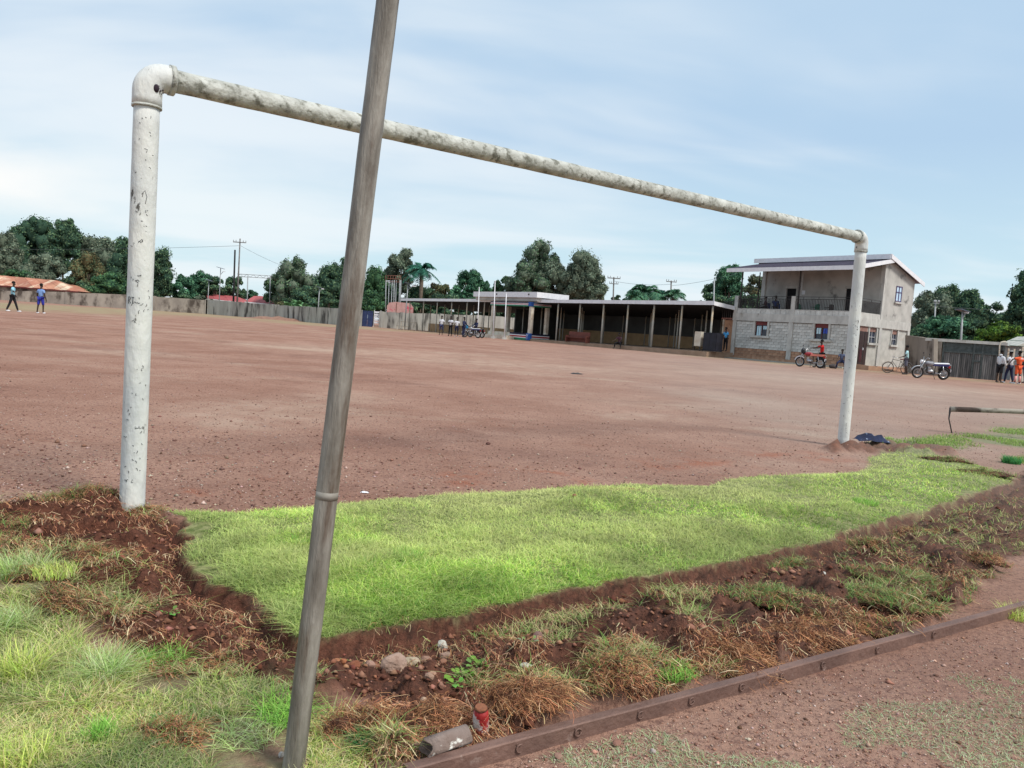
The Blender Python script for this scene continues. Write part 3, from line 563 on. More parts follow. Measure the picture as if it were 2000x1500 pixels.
fs = [(i*6+j, (i+1)*6+j, (i+1)*6+(j+1) % 6, i*6+(j+1) % 6) for i in range(k) for j in range(6)]+[(0, 1, 2, 3, 4, 5), tuple(k*6+5-j for j in range(6))]
m.add(vs, fs); m.build('box_section', steel, bar)
for px, py in ((1018, 1464), (1132, 1433), (1253, 1398), (1353, 1371), (1450, 1343), (1530, 1322), (1612, 1301), (1720, 1272), (1830, 1242)):
    g_ = G(px, py, .025); x = (g_.xy-S0.xy).dot(bd)
    m = MB(); m.ring((x, -.004, .024), .0115, .0026, 'y', 14, 5, random.uniform(0, 1.2), random.uniform(4.6, 6.28)); m.tube([(x-.008, -.002, .036), (x-.008, .002, .036)], .004, 6); m.build('net_ring', steel, bar)
# bent sheet end, pipe stub, red stub
C0 = G(838, 1494); m = MB()
fl = empty('bent_flange', (C0.x-.06, C0.y-.015, gh(C0.x, C0.y)), ang, 'torn flat brown metal flange at the near end of the steel bar', 'metal flange')
m.box(-.10, .05, -.02, .035, .012, .018); m.box(-.10, -.05, -.02, -.015, -.01, .04); m.prism([(-.12, .0), (-.07, .052), (-.03, .046), (-.045, .018), (-.02, .012), (.0, .04), (.05, .035), (.05, .0)], .03, .036); m.build('flange_plate', steel, fl)
A0 = P(836, 1487, G(838, 1487).y); 
st = empty('pipe_stub', (G(868, 1500).x, G(868, 1490).y, gh(G(868, 1500).x, G(868, 1490).y)), ang+.12, 'short hollow grey metal pipe stub with flaking paint resting beside the bar end', 'pipe')
m = MB(); n_ = 20; Ls = .135; vs = []
for (x, r) in ((-Ls/2, .028), (Ls/2, .028), (Ls/2, .0235), (-Ls/2, .0235)):
    for j in range(n_): t = 2*math.pi*j/n_; vs.append((x+(.007*math.sin(3*t) if x < 0 else .003*math.sin(2*t)), r*math.cos(t), .062+r*math.sin(t)*.92))
m.add(vs, [(a*n_+j, a*n_+(j+1) % n_, ((a+1) % 4)*n_+(j+1) % n_, ((a+1) % 4)*n_+j) for a in range(4) for j in range(n_)], True)
m.build('pipe_wall', pm('flaking_pipe', (.27, .21, .185), (.17, .12, .10), 9, .8, .5, 40, c3=(.66, .65, .60), s3=14, t3=(.60, .65)), st)
Rg = G(937, 1455); rr0 = gh(Rg.x, Rg.y+.01)
rs = empty('red_stub', (Rg.x, Rg.y+.015, rr0), 0, 'stubby red and white painted pipe end poking from the roots beside the bar', 'pipe stub')
m = MB(); m.tube([(0, .02, -.03), (-.001, .01, .02), (-.003, -.002, .06), (-.004, -.008, .082)], [.024, .0245, .023, .019], 16)
m.build('stub_body', pm('flaking_red', (.42, .035, .035), (.28, .02, .02), 14, .55, .4, 50, c3=(.62, .56, .52), s3=20, t3=(.50, .58)), rs)
m = MB(); m.tube([(-.004, -.008, .081), (-.004, -.009, .088)], [.0205, .016], 16); m.build('rusty_lip', pm('rust', (.30, .12, .06), (.18, .07, .04), 20, .9, .4), rs)

# ---------------------------------------------------------------- stones in the dug soil
def rock(px, py, wpx, col, label, flat=.7, group=None, name='stone', sq=0):
    g_ = G(px, py); d = g_.y; r = wpx/2*math.hypot(d, H)/F*1.02; z = gh(g_.x, g_.y)
    R2 = random.Random(px*7+py); m = MB(); n_, k_ = 14, 9; vs = []
    ph = [R2.uniform(0, 6.28) for _ in range(8)]; ax = [Vector((R2.uniform(-1, 1), R2.uniform(-1, 1), R2.uniform(-1, 1))).normalized() for _ in range(9)]; cut = [R2.uniform(.62, .88) for _ in range(9)]
    for i in range(k_+1):
        a = math.pi*i/k_
        for j in range(n_):
            t = 2*math.pi*j/n_; v = Vector((math.sin(a)*math.cos(t), math.sin(a)*math.sin(t), math.cos(a))); q = 1.0
            for A_, c_ in zip(ax, cut):
                dd = v.dot(A_)
                if dd > c_: q = min(q, c_/dd)
            q *= 1+.03*math.sin(5*v.x+ph[0])*math.cos(6*v.y+ph[1]); vs.append((v.x*r*q, v.y*r*.8*q, v.z*r*flat*q+r*flat*.6))
    m.add(vs, [(i*n_+j, (i+1)*n_+j, (i+1)*n_+(j+1) % n_, i*n_+(j+1) % n_) for i in range(k_) for j in range(n_)], False)
    mt = pm('stone_%s' % '_'.join(str(int(c*100)) for c in col), col, tuple(c*.68 for c in col), 14, .92, .7, 50, c3=tuple(c*.45 for c in (.30, .15, .10)), s3=9, t3=(.56, .72))
    o = m.build(name, mt, None); o.location = (g_.x, g_.y, z); o.rotation_euler = (R2.uniform(-.3, .3), R2.uniform(-.3, .3), R2.uniform(0, 3)); tag(o, label, 'stone', group); return o
rock(765, 1296, 56, (.44, .30, .235), 'largest rounded pinkish boulder in the dug soil', .75)
rock(803, 1270, 44, (.52, .42, .30), 'flat pale yellowish rock behind the largest boulder', .6)
rock(834, 1265, 26, (.34, .20, .145), 'round brown stone touching the right of the pale yellowish rock', .7)
rock(866, 1238, 27, (.58, .54, .46), 'small angular whitish stone nearest the lawn edge', .75)
rock(873, 1254, 25, (.40, .26, .20), 'rounded pink stone just below the whitish stone', .6)
rock(868, 1267, 16, (.34, .17, .11), 'little red brown stone below the rounded pink stone', .7)
rock(722, 1301, 22, (.42, .25, .19), 'egg shaped pink stone left of the largest boulder', .7)
rock(736, 1284, 18, (.33, .14, .08), 'red stone tucked against the upper left of the largest boulder', .9)
rock(700, 1279, 16, (.40, .20, .14), 'small light stone on top of the crumbly orange heap', .7)
rock(655, 1300, 36, (.38, .16, .08), 'orange lump of laterite beside the leaning pole', .9)
rock(688, 1294, 34, (.27, .10, .055), 'crumbly dark orange clod between laterite lump and pink egg shaped stone', .7)
rock(670, 1313, 14, (.40, .15, .07), 'tiny bright orange pebble right of the laterite lump', .8)
rock(705, 1322, 26, (.30, .15, .095), 'brown stone half buried in front of the orange heap', .6)
rock(848, 1293, 13, (.50, .36, .28), 'tiny pale pebble alone right of the largest boulder', .8)
rock(949, 1286, 15, (.46, .31, .25), 'small pink stone alone right of the bright green weed', .9)
rock(842, 1345, 18, (.42, .25, .17), 'upper stone of the trio left of the broad leaf weed', .6)
rock(836, 1359, 25, (.40, .25, .18), 'left stone of the trio in front of the weed', .6)
rock(860, 1354, 17, (.33, .17, .12), 'right stone of the trio in front of the weed', .7)
rock(1048, 1246, 30, (.27, .155, .13), 'angular purple brown rock by the torn turf in the trench', .8)
rock(1238, 1199, 17, (.42, .36, .32), 'greyish stone in the smooth middle of the trench', .6)
rock(1026, 1330, 26, (.58, .56, .46), 'flat whitish rock leaning among the roots near the weed', .4)
rock(829, 1380, 17, (.52, .36, .26), 'pale chip of rock on top of the root mat', .9)
rock(868, 1370, 12, (.45, .30, .22), 'smallest pale chip near the trio of stones', .9)
rock(1606, 1150, 12, (.55, .54, .50), 'small white stone in the turf at the right of the dug strip', .7)
rock(1120, 980, 12, (.34, .15, .09), 'small reddish stone on the lawn edge by the pitch', .5)
rock(953, 868, 12, (.14, .06, .05), 'dark stone on the open pitch centre', .5)
rock(685, 1463, 13, (.42, .16, .08), 'orange pebble near the foot of the leaning pole', .8)
rock(548, 1480, 14, (.55, .50, .46), 'whitish pebble left of the leaning pole foot', .7)
rock(1275, 1470, 13, (.50, .42, .38), 'lone pale stone on the thin grass in front of the steel bar', .8)
rock(1205, 1455, 22, (.30, .15, .11), 'brown stone beside the steel bar on the gravel', .5)
rock(1090, 1480, 20, (.34, .20, .15), 'brown flat stone on the gravel below the steel bar', .4)
rock(1560, 1352, 9, (.46, .36, .30), 'tiny pale stone close under the steel bar', .6)

# ---------------------------------------------------------------- uprooted sods
sodm = pm('sod_soil', (.13, .055, .034), (.04, .017, .012), 22, .95, .9, 60)
def sod(px, py, wpx, hm, label, green=0.0, gr=None, orange=.5, nf=1400):
    g_ = G(px, py); r = wpx/2*math.hypot(g_.y, H)/F; z = gh(g_.x, g_.y)
    hm *= .40
    root = empty('uprooted_sod', (g_.x, g_.y, z), 0, label, 'clod', gr)
    R2 = np.random.default_rng(int(px*3+py)); n_, k_ = 26, 10; ph = R2.uniform(0, 6, 6)
    th = np.linspace(0, 2*np.pi, n_, endpoint=False); el_ = np.linspace(0, np.pi/2*1.15, k_)
    T, E_ = np.meshgrid(th, el_); rad = r*1.18*np.sin(E_)*(1+.28*np.sin(2*T+ph[0])+.18*np.sin(5*T+ph[1])+.10*R2.normal(size=T.shape)*.5)
    zz = hm*np.cos(E_)**.7*(1+.35*np.sin(3.3*T+5*E_+ph[3])+.3*R2.normal(size=T.shape)*.5) if False else hm*(.75+.5*np.sin(4*T+ph[4]))*np.cos(np.minimum(E_, 1.57))*(1+.4*np.sin(2*T+4*E_+ph[3])+.18*R2.normal(size=T.shape))-.02*np.maximum(E_-1.57, 0)+.01*np.sin(3*T+ph[2]); V = np.stack([rad*np.cos(T), rad*.7*np.sin(T), zz], 2).reshape(-1, 3)
    Q = np.array([(i*n_+j, i*n_+(j+1) % n_, (i+1)*n_+(j+1) % n_, (i+1)*n_+j) for i in range(k_-1) for j in range(n_)])
    npmesh('soil_lump', V, Q, sodm, parent=root, smooth=True)
    idx = R2.integers(0, len(V), nf); nf = int(nf*1.2); idx = R2.integers(0, len(V), nf); p = V[idx]+R2.normal(0, .010, (nf, 3)); c = pal(nf, [(.42, .20, .095), (.27, .115, .06), (.55, .34, .19), (.10, .042, .026)], [2.5+2*orange, 3, 2, 3], .25)
    strands('root_mat', p[:, 0], p[:, 1], p[:, 2], R2.uniform(.008, .05, nf)*R2.uniform(.5, 1, nf), R2.uniform(.0006, .0016, nf), R2.uniform(.2, 2.2, nf), c, 6, ROOT, curl=.3, parent=root, flat=.45)['kind'] = 'stuff'
    if green:
        ng = int(700*green); idx = R2.integers(0, len(V), ng); p = V[idx]
        strands('grass_blades', p[:, 0]*1.1, p[:, 1]*1.1, p[:, 2], R2.uniform(.02, .07, ng), R2.uniform(.002, .004, ng), R2.uniform(.5, 1.6, ng), pal(ng, [(.24, .32, .10), (.14, .27, .07), (.34, .34, .18)], [2, 2, 1]), 4, GRASS, curl=.05, parent=root)['kind'] = 'stuff'
sod(735, 1440, 130, .085, 'nearest root clod left of the red pipe stub, bright orange top', 0, orange=2, nf=3000)
sod(850, 1425, 150, .09, 'shaggy brown root mat directly behind the pipe stub', 0, orange=1, nf=3500)
sod(1030, 1415, 90, .05, 'tangled root mat right of the red pipe stub, touching the steel bar', 0, orange=1.5, nf=3500)
sod(1195, 1362, 105, .055, 'dark hollow root clod with green sprigs touching the bar middle', .5, orange=.8, nf=3000)
sod(1430, 1292, 170, .06, 'broad straw orange root mat along the bar, right of the bright tuft', 0, orange=2, nf=3500)
sod(1570, 1258, 150, .055, 'straw orange root mat near the bar beyond the broad one', 0, orange=2, nf=2500)
sod(1665, 1232, 110, .045, 'last orange root clod by the bar at the right', .3, orange=1.5, nf=1600)
sod(405, 1290, 120, .05, 'brown root clod at the left corner of the lawn cut', .1, orange=1, nf=2200)
sod(120, 1200, 70, .05, 'round dark brown clod in the left grass, lowest of the left group', .2, orange=.2, nf=1400)
sod(215, 1205, 90, .04, 'flat reddish clod just right of the round dark clod', .2, orange=1, nf=1400)
sod(190, 1095, 95, .05, 'dark clod in the middle of the left dug patch', .2, orange=.2, nf=1400)
sod(45, 1040, 110, .055, 'brown grassy clod at the left frame edge', .6, orange=.5, nf=1400)
sod(330, 1440, 75, .03, 'small root clod alone in the near left grass', .2, orange=1, nf=1300)
sod(60, 1135, 60, .035, 'small brown clod under the pale left tuft', .2, nf=900)
sod(172, 985, 60, .05, 'dark clod on the heap left of the left goal post base', .3, orange=.2, nf=1000)
sod(120, 990, 60, .035, 'low clod at the far left end of the heap', .4, nf=800)
sod(286, 998, 60, .05, 'brown clod heaped against the right of the left goal post', .2, nf=1000)
sod(1810, 1040, 110, .06, 'reddish brown root clod high on the right turf bank', .3, orange=1.5, nf=1400)
sod(1925, 1112, 60, .05, 'small dark clod alone on gravel at the right', .1, orange=.2, nf=900)
sod(1700, 1075, 60, .05, 'dark clod beside the lawn corner at the right', .4, orange=.2, nf=900)
sod(1560, 1100, 80, .05, 'dark clod with green grass in the right of the trench', 1.2, orange=.3, nf=900)
sod(1510, 1190, 130, .05, 'green grassy sod in the middle of the right trench', 1.6, orange=.5, nf=1200)
sod(1780, 1150, 150, .05, 'large green sod spread on the right bank', 2.2, orange=.4, nf=1400)
sod(1740, 1195, 110, .045, 'green sod lying lower right above the gravel', 2.0, orange=.4, nf=1000)
sod(1920, 930, 70, .06, 'far grassy clod behind the lawn end at the right edge', 1.2, orange=.3, nf=700)
sod(1850, 905, 60, .05, 'far clod right of the red soil heap', 1.0, orange=.3, nf=500)

# ---------------------------------------------------------------- grass tufts and weeds
def tuft(px, py, n, h, cols, label, spread=.05, lean=(.3, 1.0), wid=(.0022, .004), gr='grass tufts in the near left corner'):
    g_ = G(px, py); z = gh(g_.x, g_.y); R2 = np.random.default_rng(int(px+py*5)); a = R2.uniform(0, 6.28, n); r = spread*np.sqrt(R2.uniform(0, 1, n))
    o = strands('grass_tuft', r*np.cos(a), r*np.sin(a), np.zeros(n), R2.uniform(.55, 1, n)*h, R2.uniform(*wid, n), R2.uniform(*lean, n), pal(n, cols, [1]*len(cols)), 6, GRASS, curl=.012, tipcol=1.3)
    o.location = (g_.x, g_.y, z-.003); tag(o, label, 'grass tuft', gr); return o
pg = [(.46, .56, .24), (.34, .48, .15), (.55, .58, .32)]; yg = [(.54, .62, .16), (.42, .55, .12), (.60, .57, .27)]; bg_ = [(.24, .48, .08), (.18, .38, .07), (.36, .56, .13)]; dg = [(.05, .22, .07), (.08, .28, .08)]
tuft(45, 1130, 420, .15, pg, 'wide pale grass tuft at the left frame edge', .09, (.3, 1.3)); tuft(105, 1168, 300, .06, yg, 'low yellow green tuft beside the round dark clod', .08)
tuft(42, 1335, 420, .15, yg, 'tall yellow green tuft at the lower left frame edge', .06, (.3, 1.3)); tuft(205, 1335, 420, .15, pg, 'pale spreading tuft in the middle of the near left grass', .05, (.4, 1.5))
tuft(195, 1450, 220, .075, bg_, 'small bright tuft near the bottom left of the frame', .04); tuft(45, 1497, 300, .09, yg, 'yellow tuft in the bottom left corner', .06)
tuft(20, 1230, 300, .14, pg, 'loose pale tuft left of the round dark clod', .07, (.4, 1.4)); tuft(320, 1290, 260, .09, bg_, 'green tuft at the left of the corner root clod', .07, (.5, 1.6))
tuft(560, 1400, 320, .09, bg_, 'green tuft leaning behind the foot of the pole', .08, (.5, 1.8)); tuft(480, 1440, 260, .06, pg, 'flattened pale tuft left of the pole foot', .09, (.8, 2))
tuft(725, 1468, 260, .075, dg, 'dark green tuft under the orange root clod', .05, (.4, 1.4), gr='grass tufts in the dug strip'); tuft(1310, 1335, 420, .05, bg_, 'dense bright green tuft between the root mats by the bar', .08, (.4, 1.5), gr='grass tufts in the dug strip')
tuft(1240, 1300, 320, .05, pg, 'pale green tuft on the root mats above the bright one', .08, (.4, 1.6), gr='grass tufts in the dug strip'); tuft(795, 1100, 320, .055, bg_, 'dark green tuft standing out in the lawn', .08, gr='grass tufts in the lawn')
tuft(1690, 990, 320, .06, bg_, 'fresh green tuft at the right part of the lawn', .1, gr='grass tufts in the lawn'); tuft(1990, 1205, 420, .08, yg, 'bright tuft behind the bar at the right frame edge', .09, gr='grass tufts by the steel bar')
tuft(1975, 905, 260, .14, dg, 'dark green weed clump beyond the lawn at the right', .1, wid=(.006, .012), gr='grass tufts by the steel bar')
leafm = vcmat('weed_leaf', .5, .35, .1, 10)
def weed(px, py, n, s, label, col=(.22, .42, .07)):
    g_ = G(px, py); z = gh(g_.x, g_.y); root = empty('broad_leaf_weed', (g_.x, g_.y, z), 0, label, 'weed')
    R2 = random.Random(px); m = MB()
    for i in range(n):
        a = R2.uniform(0, 6.28); L_ = s*R2.uniform(.5, 1.0); b0 = Vector((math.cos(a), math.sin(a), 0))*s*R2.uniform(0, 1.1)+Vector((0, 0, s*.25)); d = Vector((math.cos(a), math.sin(a), R2.uniform(.3, 1.2))).normalized(); q = d.cross(Vector((0, 0, 1))).normalized(); up = Vector((0, 0, 1))
        m.tube([(0, 0, 0), b0*.6+up*s*.2, b0], .0012, 4)
        mb = MB(); pts = []
        for t, w_ in ((0, .05), (.3, .3), (.6, .33), (.85, .18), (1, .02)):
            c = b0+d*L_*t-up*L_*.35*t*t; pts += [c-q*L_*w_+up*.1*L_*w_, c-up*.02*L_, c+q*L_*w_+up*.1*L_*w_]
        fs = [(i_*3+j, i_*3+j+1, i_*3+j+4, i_*3+j+3) for i_ in range(4) for j in range(2)]
        mb.add(pts, fs, True); o = mb.build('leaf', leafm, root); at_ = o.data.color_attributes.new('Col', 'FLOAT_COLOR', 'POINT')
        cc = [c_*R2.uniform(.8, 1.2) for c_ in col]; at_.data.foreach_set('color', [v for _ in pts for v in (*cc, 1)])
    m.build('stems', pm('weed_stem', (.2, .3, .08), (.15, .2, .06), 10, .8), root)
weed(900, 1325, 20, .035, 'fresh broad leaf weed in front of the largest boulder'); weed(885, 1345, 8, .03, 'little sprout of two bright leaves below the fresh weed')
weed(930, 1318, 14, .032, 'right half of the bright weed patch near the stones', (.20, .36, .08)); weed(1128, 1262, 10, .03, 'grey green weed on the torn turf of the trench', (.24, .34, .16))
weed(288, 1412, 8, .035, 'small round leaf weed in the near left grass', (.24, .38, .12)); weed(330, 1200, 7, .03, 'little weed on the brown soil left of the lawn cut', (.20, .38, .08))
weed(1030, 1305, 7, .03, 'pale wilted weed beside the flat whitish rock', (.32, .38, .16)); weed(1110, 1345, 9, .03, 'grey green weed amid the root mat near the bar', (.22, .33, .13)); weed(1210, 1165, 9, .03, 'blue green sprig at the top of the trench', (.12, .26, .12))

# scraps
def scrap(px, py, name, label, s, mat_, hh=.02):
    g_ = G(px, py); z = gh(g_.x, g_.y); m = MB(); R2 = random.Random(px+1); n_ = 9; vs = []
    for i in range(n_):
        for j in range(5): vs.append(((i/(n_-1)-.5)*s, (j/4-.5)*s*.5, hh*(.4+.6*R2.random())*math.sin(math.pi*(i+.7)/(n_+.6))*(1 if 0 < j < 4 else .2)+.003))
    m.add(vs, [(i*5+j, (i+1)*5+j, (i+1)*5+j+1, i*5+j+1) for i in range(n_-1) for j in range(4)], True)
    o = m.build(name, mat_, None); o.location = (g_.x, g_.y, z); o.rotation_euler = (0, 0, R2.uniform(-.4, .4)); return tag(o, label, name.replace('_', ' ')); 
blue = pm('dark_blue_cloth', (.018, .028, .075), (.01, .013, .035), 12, .8, .4, c3=(.25, .30, .40), s3=12, t3=(.6, .66))
for k_, (px_, w_) in enumerate(((1700, .42),)): scrap(px_, 872, 'crumpled_cloth', 'crumpled dark blue cloth on the soil heap beside the right goal post', w_, blue, .13)
scrap(712, 963, 'paper_scrap', 'white paper scrap on the pitch just right of the leaning pole', .055, whitep, .012)
scrap(1126, 733, 'flat_board', 'dark brown board lying alone on the middle of the pitch', .35, ironm, .05)
scrap(425, 1378, 'dry_leaf', 'pale dry leaf on the near left grass', .03, cream, .008)
scrap(905, 1158, 'plastic_scrap', 'pale plastic scrap at the lower edge of the lawn', .03, cream, .01)

# low wooden rail at the right
lg = G(1861, 846); rl = empty('low_rail', (lg.x, lg.y, 0), 0, 'low dark wooden rail on a thin bent leg at the right frame edge', 'rail')
a = P(1856, 799, lg.y); b = P(2200, 812, lg.y*.97); off = (-lg.x, -lg.y, 0)
m = MB(off); m.tube([a, a.lerp(b, .3)+Vector((0, 0, .004)), a.lerp(b, .7), b], [.045, .04, .042, .042], 10); m.build('rail', pm('rail_wood', (.13, .09, .07), (.06, .045, .04), 6, .8, .3, c3=(.34, .30, .25), s3=2.5, t3=(.5, .62)), rl)
m = MB(off); m.tube([a+Vector((0, 0, .02)), a+Vector((-.005, 0, -.16)), Vector((lg.x, lg.y, -.05))], [.018, .010, .010], 6); m.build('leg', ironm, rl)
c_ = P(2150, 810, lg.y*.97); m = MB(off); m.tube([c_, (c_.x, c_.y, -.05)], .012, 6); m.build('leg', ironm, rl)

# ---------------------------------------------------------------- perimeter wall, gates
def wallrun(name, pts, th, mat, label, piers=(), capz=.0, cat='wall', step=2.5, sub=None):
    """pts: (px, ytop, ybase, Y).  Panels between the points, piers at the given indices"""
    top = [P(p[0], p[1], p[3]) for p in pts]; bot = [P(p[0], p[2], p[3]) for p in pts]
    o = bot[0]; root = empty(name, (o.x, o.y, o.z), 0, label, cat); off = (-o.x, -o.y, -o.z)
    for i in range(len(pts)-1):
        m = MB(off); a, b, c, d = bot[i], bot[i+1], top[i+1], top[i]; q = Vector((b.x-a.x, b.y-a.y, 0)); n_ = Vector((-q.y, q.x, 0)).normalized()*th
        if n_.y < 0: n_ = -n_
        k = max(1, int(q.length/1.2)); vs = []
        for j in range(k+1):
            t = j/k; lo = a.lerp(b, t)-Vector((0, 0, .3)); hi = d.lerp(c, t)+Vector((0, 0, random.uniform(-.05, .04)))
            vs += [lo, hi, hi+n_, lo+n_]
        m.add(vs, [(j*4+e, (j+1)*4+e, (j+1)*4+(e+1) % 4, j*4+(e+1) % 4) for j in range(k) for e in range(4)]+[(0, 1, 2, 3), (k*4+3, k*4+2, k*4+1, k*4)]); m.build('wall_panel', mat, root)
    for i in piers:
        c = bot[i]; t = top[i]; MB(off).box(c.x-.22, c.x+.22, c.y-.12, c.y+.35, c.z-.3, t.z+.08).build('pier', mat, root)
    return root
wallrun('perimeter_wall', [(-420, 545, 574, 108), (-120, 561, 589, 110), (0, 567, 597, 110), (130, 571, 601, 112), (245, 575, 604, 114), (300, 579, 606, 115), (402, 586, 613, 118)], .25, wallb, 'old brown streaked compound wall behind the two players at the left', piers=(2, 3, 5, 6))
wallrun('perimeter_wall', [(405, 585, 613, 118), (470, 590, 618, 113), (540, 596, 625, 108), (600, 599, 630, 102), (662, 602, 637, 97)], .25, wallm, 'pale grey compound wall with black streaks left of the leaning pole', piers=(0, 2))
wallrun('perimeter_wall', [(668, 603, 637, 97), (702, 606, 639, 98)], .25, wallm, 'short grey wall piece between leaning pole and blue gate', piers=(1,))
wallrun('perimeter_wall', [(743, 609, 641, 100), (783, 611, 644, 101), (860, 613, 648, 103), (940, 616, 652, 105), (1030, 622, 656, 108)], .25, wallm, 'grey streaked wall right of the sheet gate running behind the open shed', piers=(0, 1))
# soil bank against the wall
m = MB(); c = P(545, 622, 105); vs = []
for i in range(13):
    for j in range(6):
        a = math.pi*i/12; r = j/5; vs.append((c.x-5+10*i/12, c.y-.3-2.6*r, gz(0, 100)+.55*math.sin(a)*(1-r*r)*(.85+.2*math.sin(i*2.3))-.03))
m.add(vs, [(i*6+j, i*6+j+1, (i+1)*6+j+1, (i+1)*6+j) for i in range(12) for j in range(5)], True)
tag(m.build('soil_heap', pm('heap_soil', (.30, .17, .12), (.22, .12, .085), 2, .95, .4), None), 'low bank of brown soil against the pale grey wall', 'soil heap')
# blue sheet gate
a = P(706, 637, 98.5); gt = empty('sheet_gate', (a.x, a.y, a.z), .1, 'dark blue metal gate right of the leaning pole', 'gate')
bluem = pm('navy_metal', (.03, .05, .13), (.02, .03, .09), 3, .6, .1)
MB().box(0, .68, 0, .05, 0, 2.0).build('gate_leaf', bluem, gt); MB().box(.70, 1.38, 0, .05, 0, 2.02).build('gate_leaf', bluem, gt)
MB().box(-.06, 1.44, -.03, 0, .95, 1.02).build('cross_rail', bluem, gt); MB().box(-.06, 1.44, -.03, 0, 1.9, 1.97).build('cross_rail', bluem, gt)
a = P(730, 638, 100); gt = empty('barred_gate', (a.x, a.y, a.z), .1, 'white slatted gate between the blue gate and the grey wall', 'gate')
for i in range(5): MB().box(0, .78, 0, .04, .45+i*.33, .68+i*.33).build('slat', whitep, gt)
for x in (-.05, .78): MB().box(x, x+.06, -.02, .05, 0, 2.15).build('gate_post', whitep, gt)
# right hand wall and plank gate
wallrun('perimeter_wall', [(1768, 655, 727, 52), (1800, 659, 731, 50), (1832, 662, 735, 48)], .25, wallb, 'dark stained wall between house and plank gate', cat='wall')
ga = P(1835, 735.5, 48); gb = P(1956, 741.5, 46.5); gd = (gb-ga).xy; gl_ = gd.length; gang = math.atan2(gd.y, gd.x); gtop = P(1835, 663, 48).z-ga.z
pg_ = empty('plank_gate', (ga.x, ga.y, ga.z-.1), gang, 'long weathered grey plank gate under a concrete beam at the right', 'gate')
MB().box(-1.0, gl_+.1, -.05, .3, gtop-.02, gtop+.16).build('lintel', concrete, pg_)
MB().box(-.75, -.05, -.02, .28, 0, gtop-.02).build('gate_pier', wallb, pg_)
gi = pm('gate_frame', (.085, .10, .10), (.05, .06, .06), 6, .8, .2); gpl = pm('gate_plank', (.21, .20, .195), (.10, .10, .10), 3, .85, .3, stretch=(3, 3, .4), rnd=.35)
MB().box(0, gl_, .06, .1, gtop-.55, gtop-.02).build('top_panel', gi, pg_)
npk = 30
for i in range(npk):
    x = gl_*i/npk; MB().box(x+.012, x+gl_/npk-.012, .04+.012*(i % 2), .075+.012*(i % 2), .12, gtop-.58).build('plank', gpl, pg_)
MB().box(0, gl_, .085, .12, .1, gtop-.56).build('backing_sheet', gi, pg_)
for x in (0, gl_*.5, gl_*.64, gl_-.1): MB().box(x, x+.1, -.01, .035, .1, gtop-.02).build('gate_frame', gi, pg_)
MB().box(0, gl_, -.012, .036, gtop-.66, gtop-.55).build('gate_frame', gi, pg_); MB().box(gl_*.5+.1, gl_*.64, -.012, .036, gtop*.5, gtop*.5+.09).build('gate_frame', gi, pg_)
# pipe arch and kiosk at the right edge
a = P(1953, 712, 46.6); zz = gz(0, 46); b = P(1953, 668, 46.6); pa = empty('bent_pipe', (a.x, a.y, zz), 0, 'pale bent pipe standing at the right end of the plank gate', 'pipe')
MB((-a.x, -a.y, -zz)).tube([(a.x, a.y, zz), (b.x, b.y, b.z-.15), (b.x+.08, b.y, b.z), (b.x+.3, b.y, b.z+.05), (b.x+.45, b.y, b.z-.1)], .04, 8).build('pipe_tube', cream, pa)
k0 = at(1985, 50); kk = empty('kiosk', (k0.x, k0.y, k0.z), -.2, 'small kiosk with a pale sheet roof at the right frame edge', 'kiosk')
MB().box(0, 3.2, 0, 2.5, 0, 2.25).build('kiosk_wall', pm('kiosk_wall', (.34, .38, .40), (.25, .28, .3), 3, .8), kk)
MB().prism([(-.35, 2.25), (3.6, 2.25), (3.0, 2.95), (.9, 2.95)], -.4, 2.9).build('kiosk_roof', pm('pale_sheet', (.62, .60, .52), (.45, .44, .40), 2, .6), kk)
MB().box(-.05, .05, -.45, -.35, 0, 2.25).build('roof_post', cream, kk)
fz = at(1962, 47.5); fq = empty('fence_posts', (fz.x, fz.y, fz.z), -.15, 'cream fence posts with green mesh right of the plank gate', 'fence')
for i in range(4): MB().box(i*.32, i*.32+.09, 0, .08, 0, 2.0).build('fence_post', cream, fq)
for i in range(6): MB().box(.05, 1.2, .03, .05, .9+i*.32, .93+i*.32).build('fence_wire', pm('green_wire', (.08, .16, .12)), fq)

# ---------------------------------------------------------------- two storey house
HZ = .1; hA = P(1426, 692.4, 59); hang = math.atan2(-.802, .597)
house = empty('two_storey_house', (hA.x, hA.y, HZ), hang, 'two storey grey block house with balcony behind the right goal post', 'house')
HO = (0, 0, -HZ); HL, HW = 9.72, 7.5
def hb(name, mat, *boxes, parent=house, label=None):
    m = MB(HO)
    for b in boxes: m.box(*b)
    return m.build(name, mat, parent, label)
floor_in = pm('cement_floor', (.30, .28, .25), (.24, .22, .2), 2, .9)
hb('plinth', brickd, (0, HL, 0, HW, -.1, .40))
hb('apron', pm('apron_cement', (.40, .40, .36), (.31, .30, .26), 1.5, .95, .3, 10), (-1.0, HL+.1, -1.05, 0, -.1, .22))
m = MB(HO); m.hexa([(HL, .3, 0), (HL+1.15, .3, 0), (HL+1.15, HW, 0), (HL, HW, 0)], [(HL, .3, .52), (HL+1.15, .3, .44), (HL+1.15, HW-1, .06), (HL, HW-1, .1)]); m.build('side_ramp', pm('ramp_soil', (.42, .27, .18), (.34, .21, .14), 2, .95, .3), house)
cols = [(0, .3, -.03, .27), (4.86, 5.2, -.03, .27), (HL-.33, HL+.03, -.03, .27), (HL-.27, HL+.03, 3.3, 3.62), (HL-.27, HL+.03, HW-.3, HW), (0, .3, HW-.3, HW)]
for c in cols: hb('column', concrete, (*c, .4, 3.05))
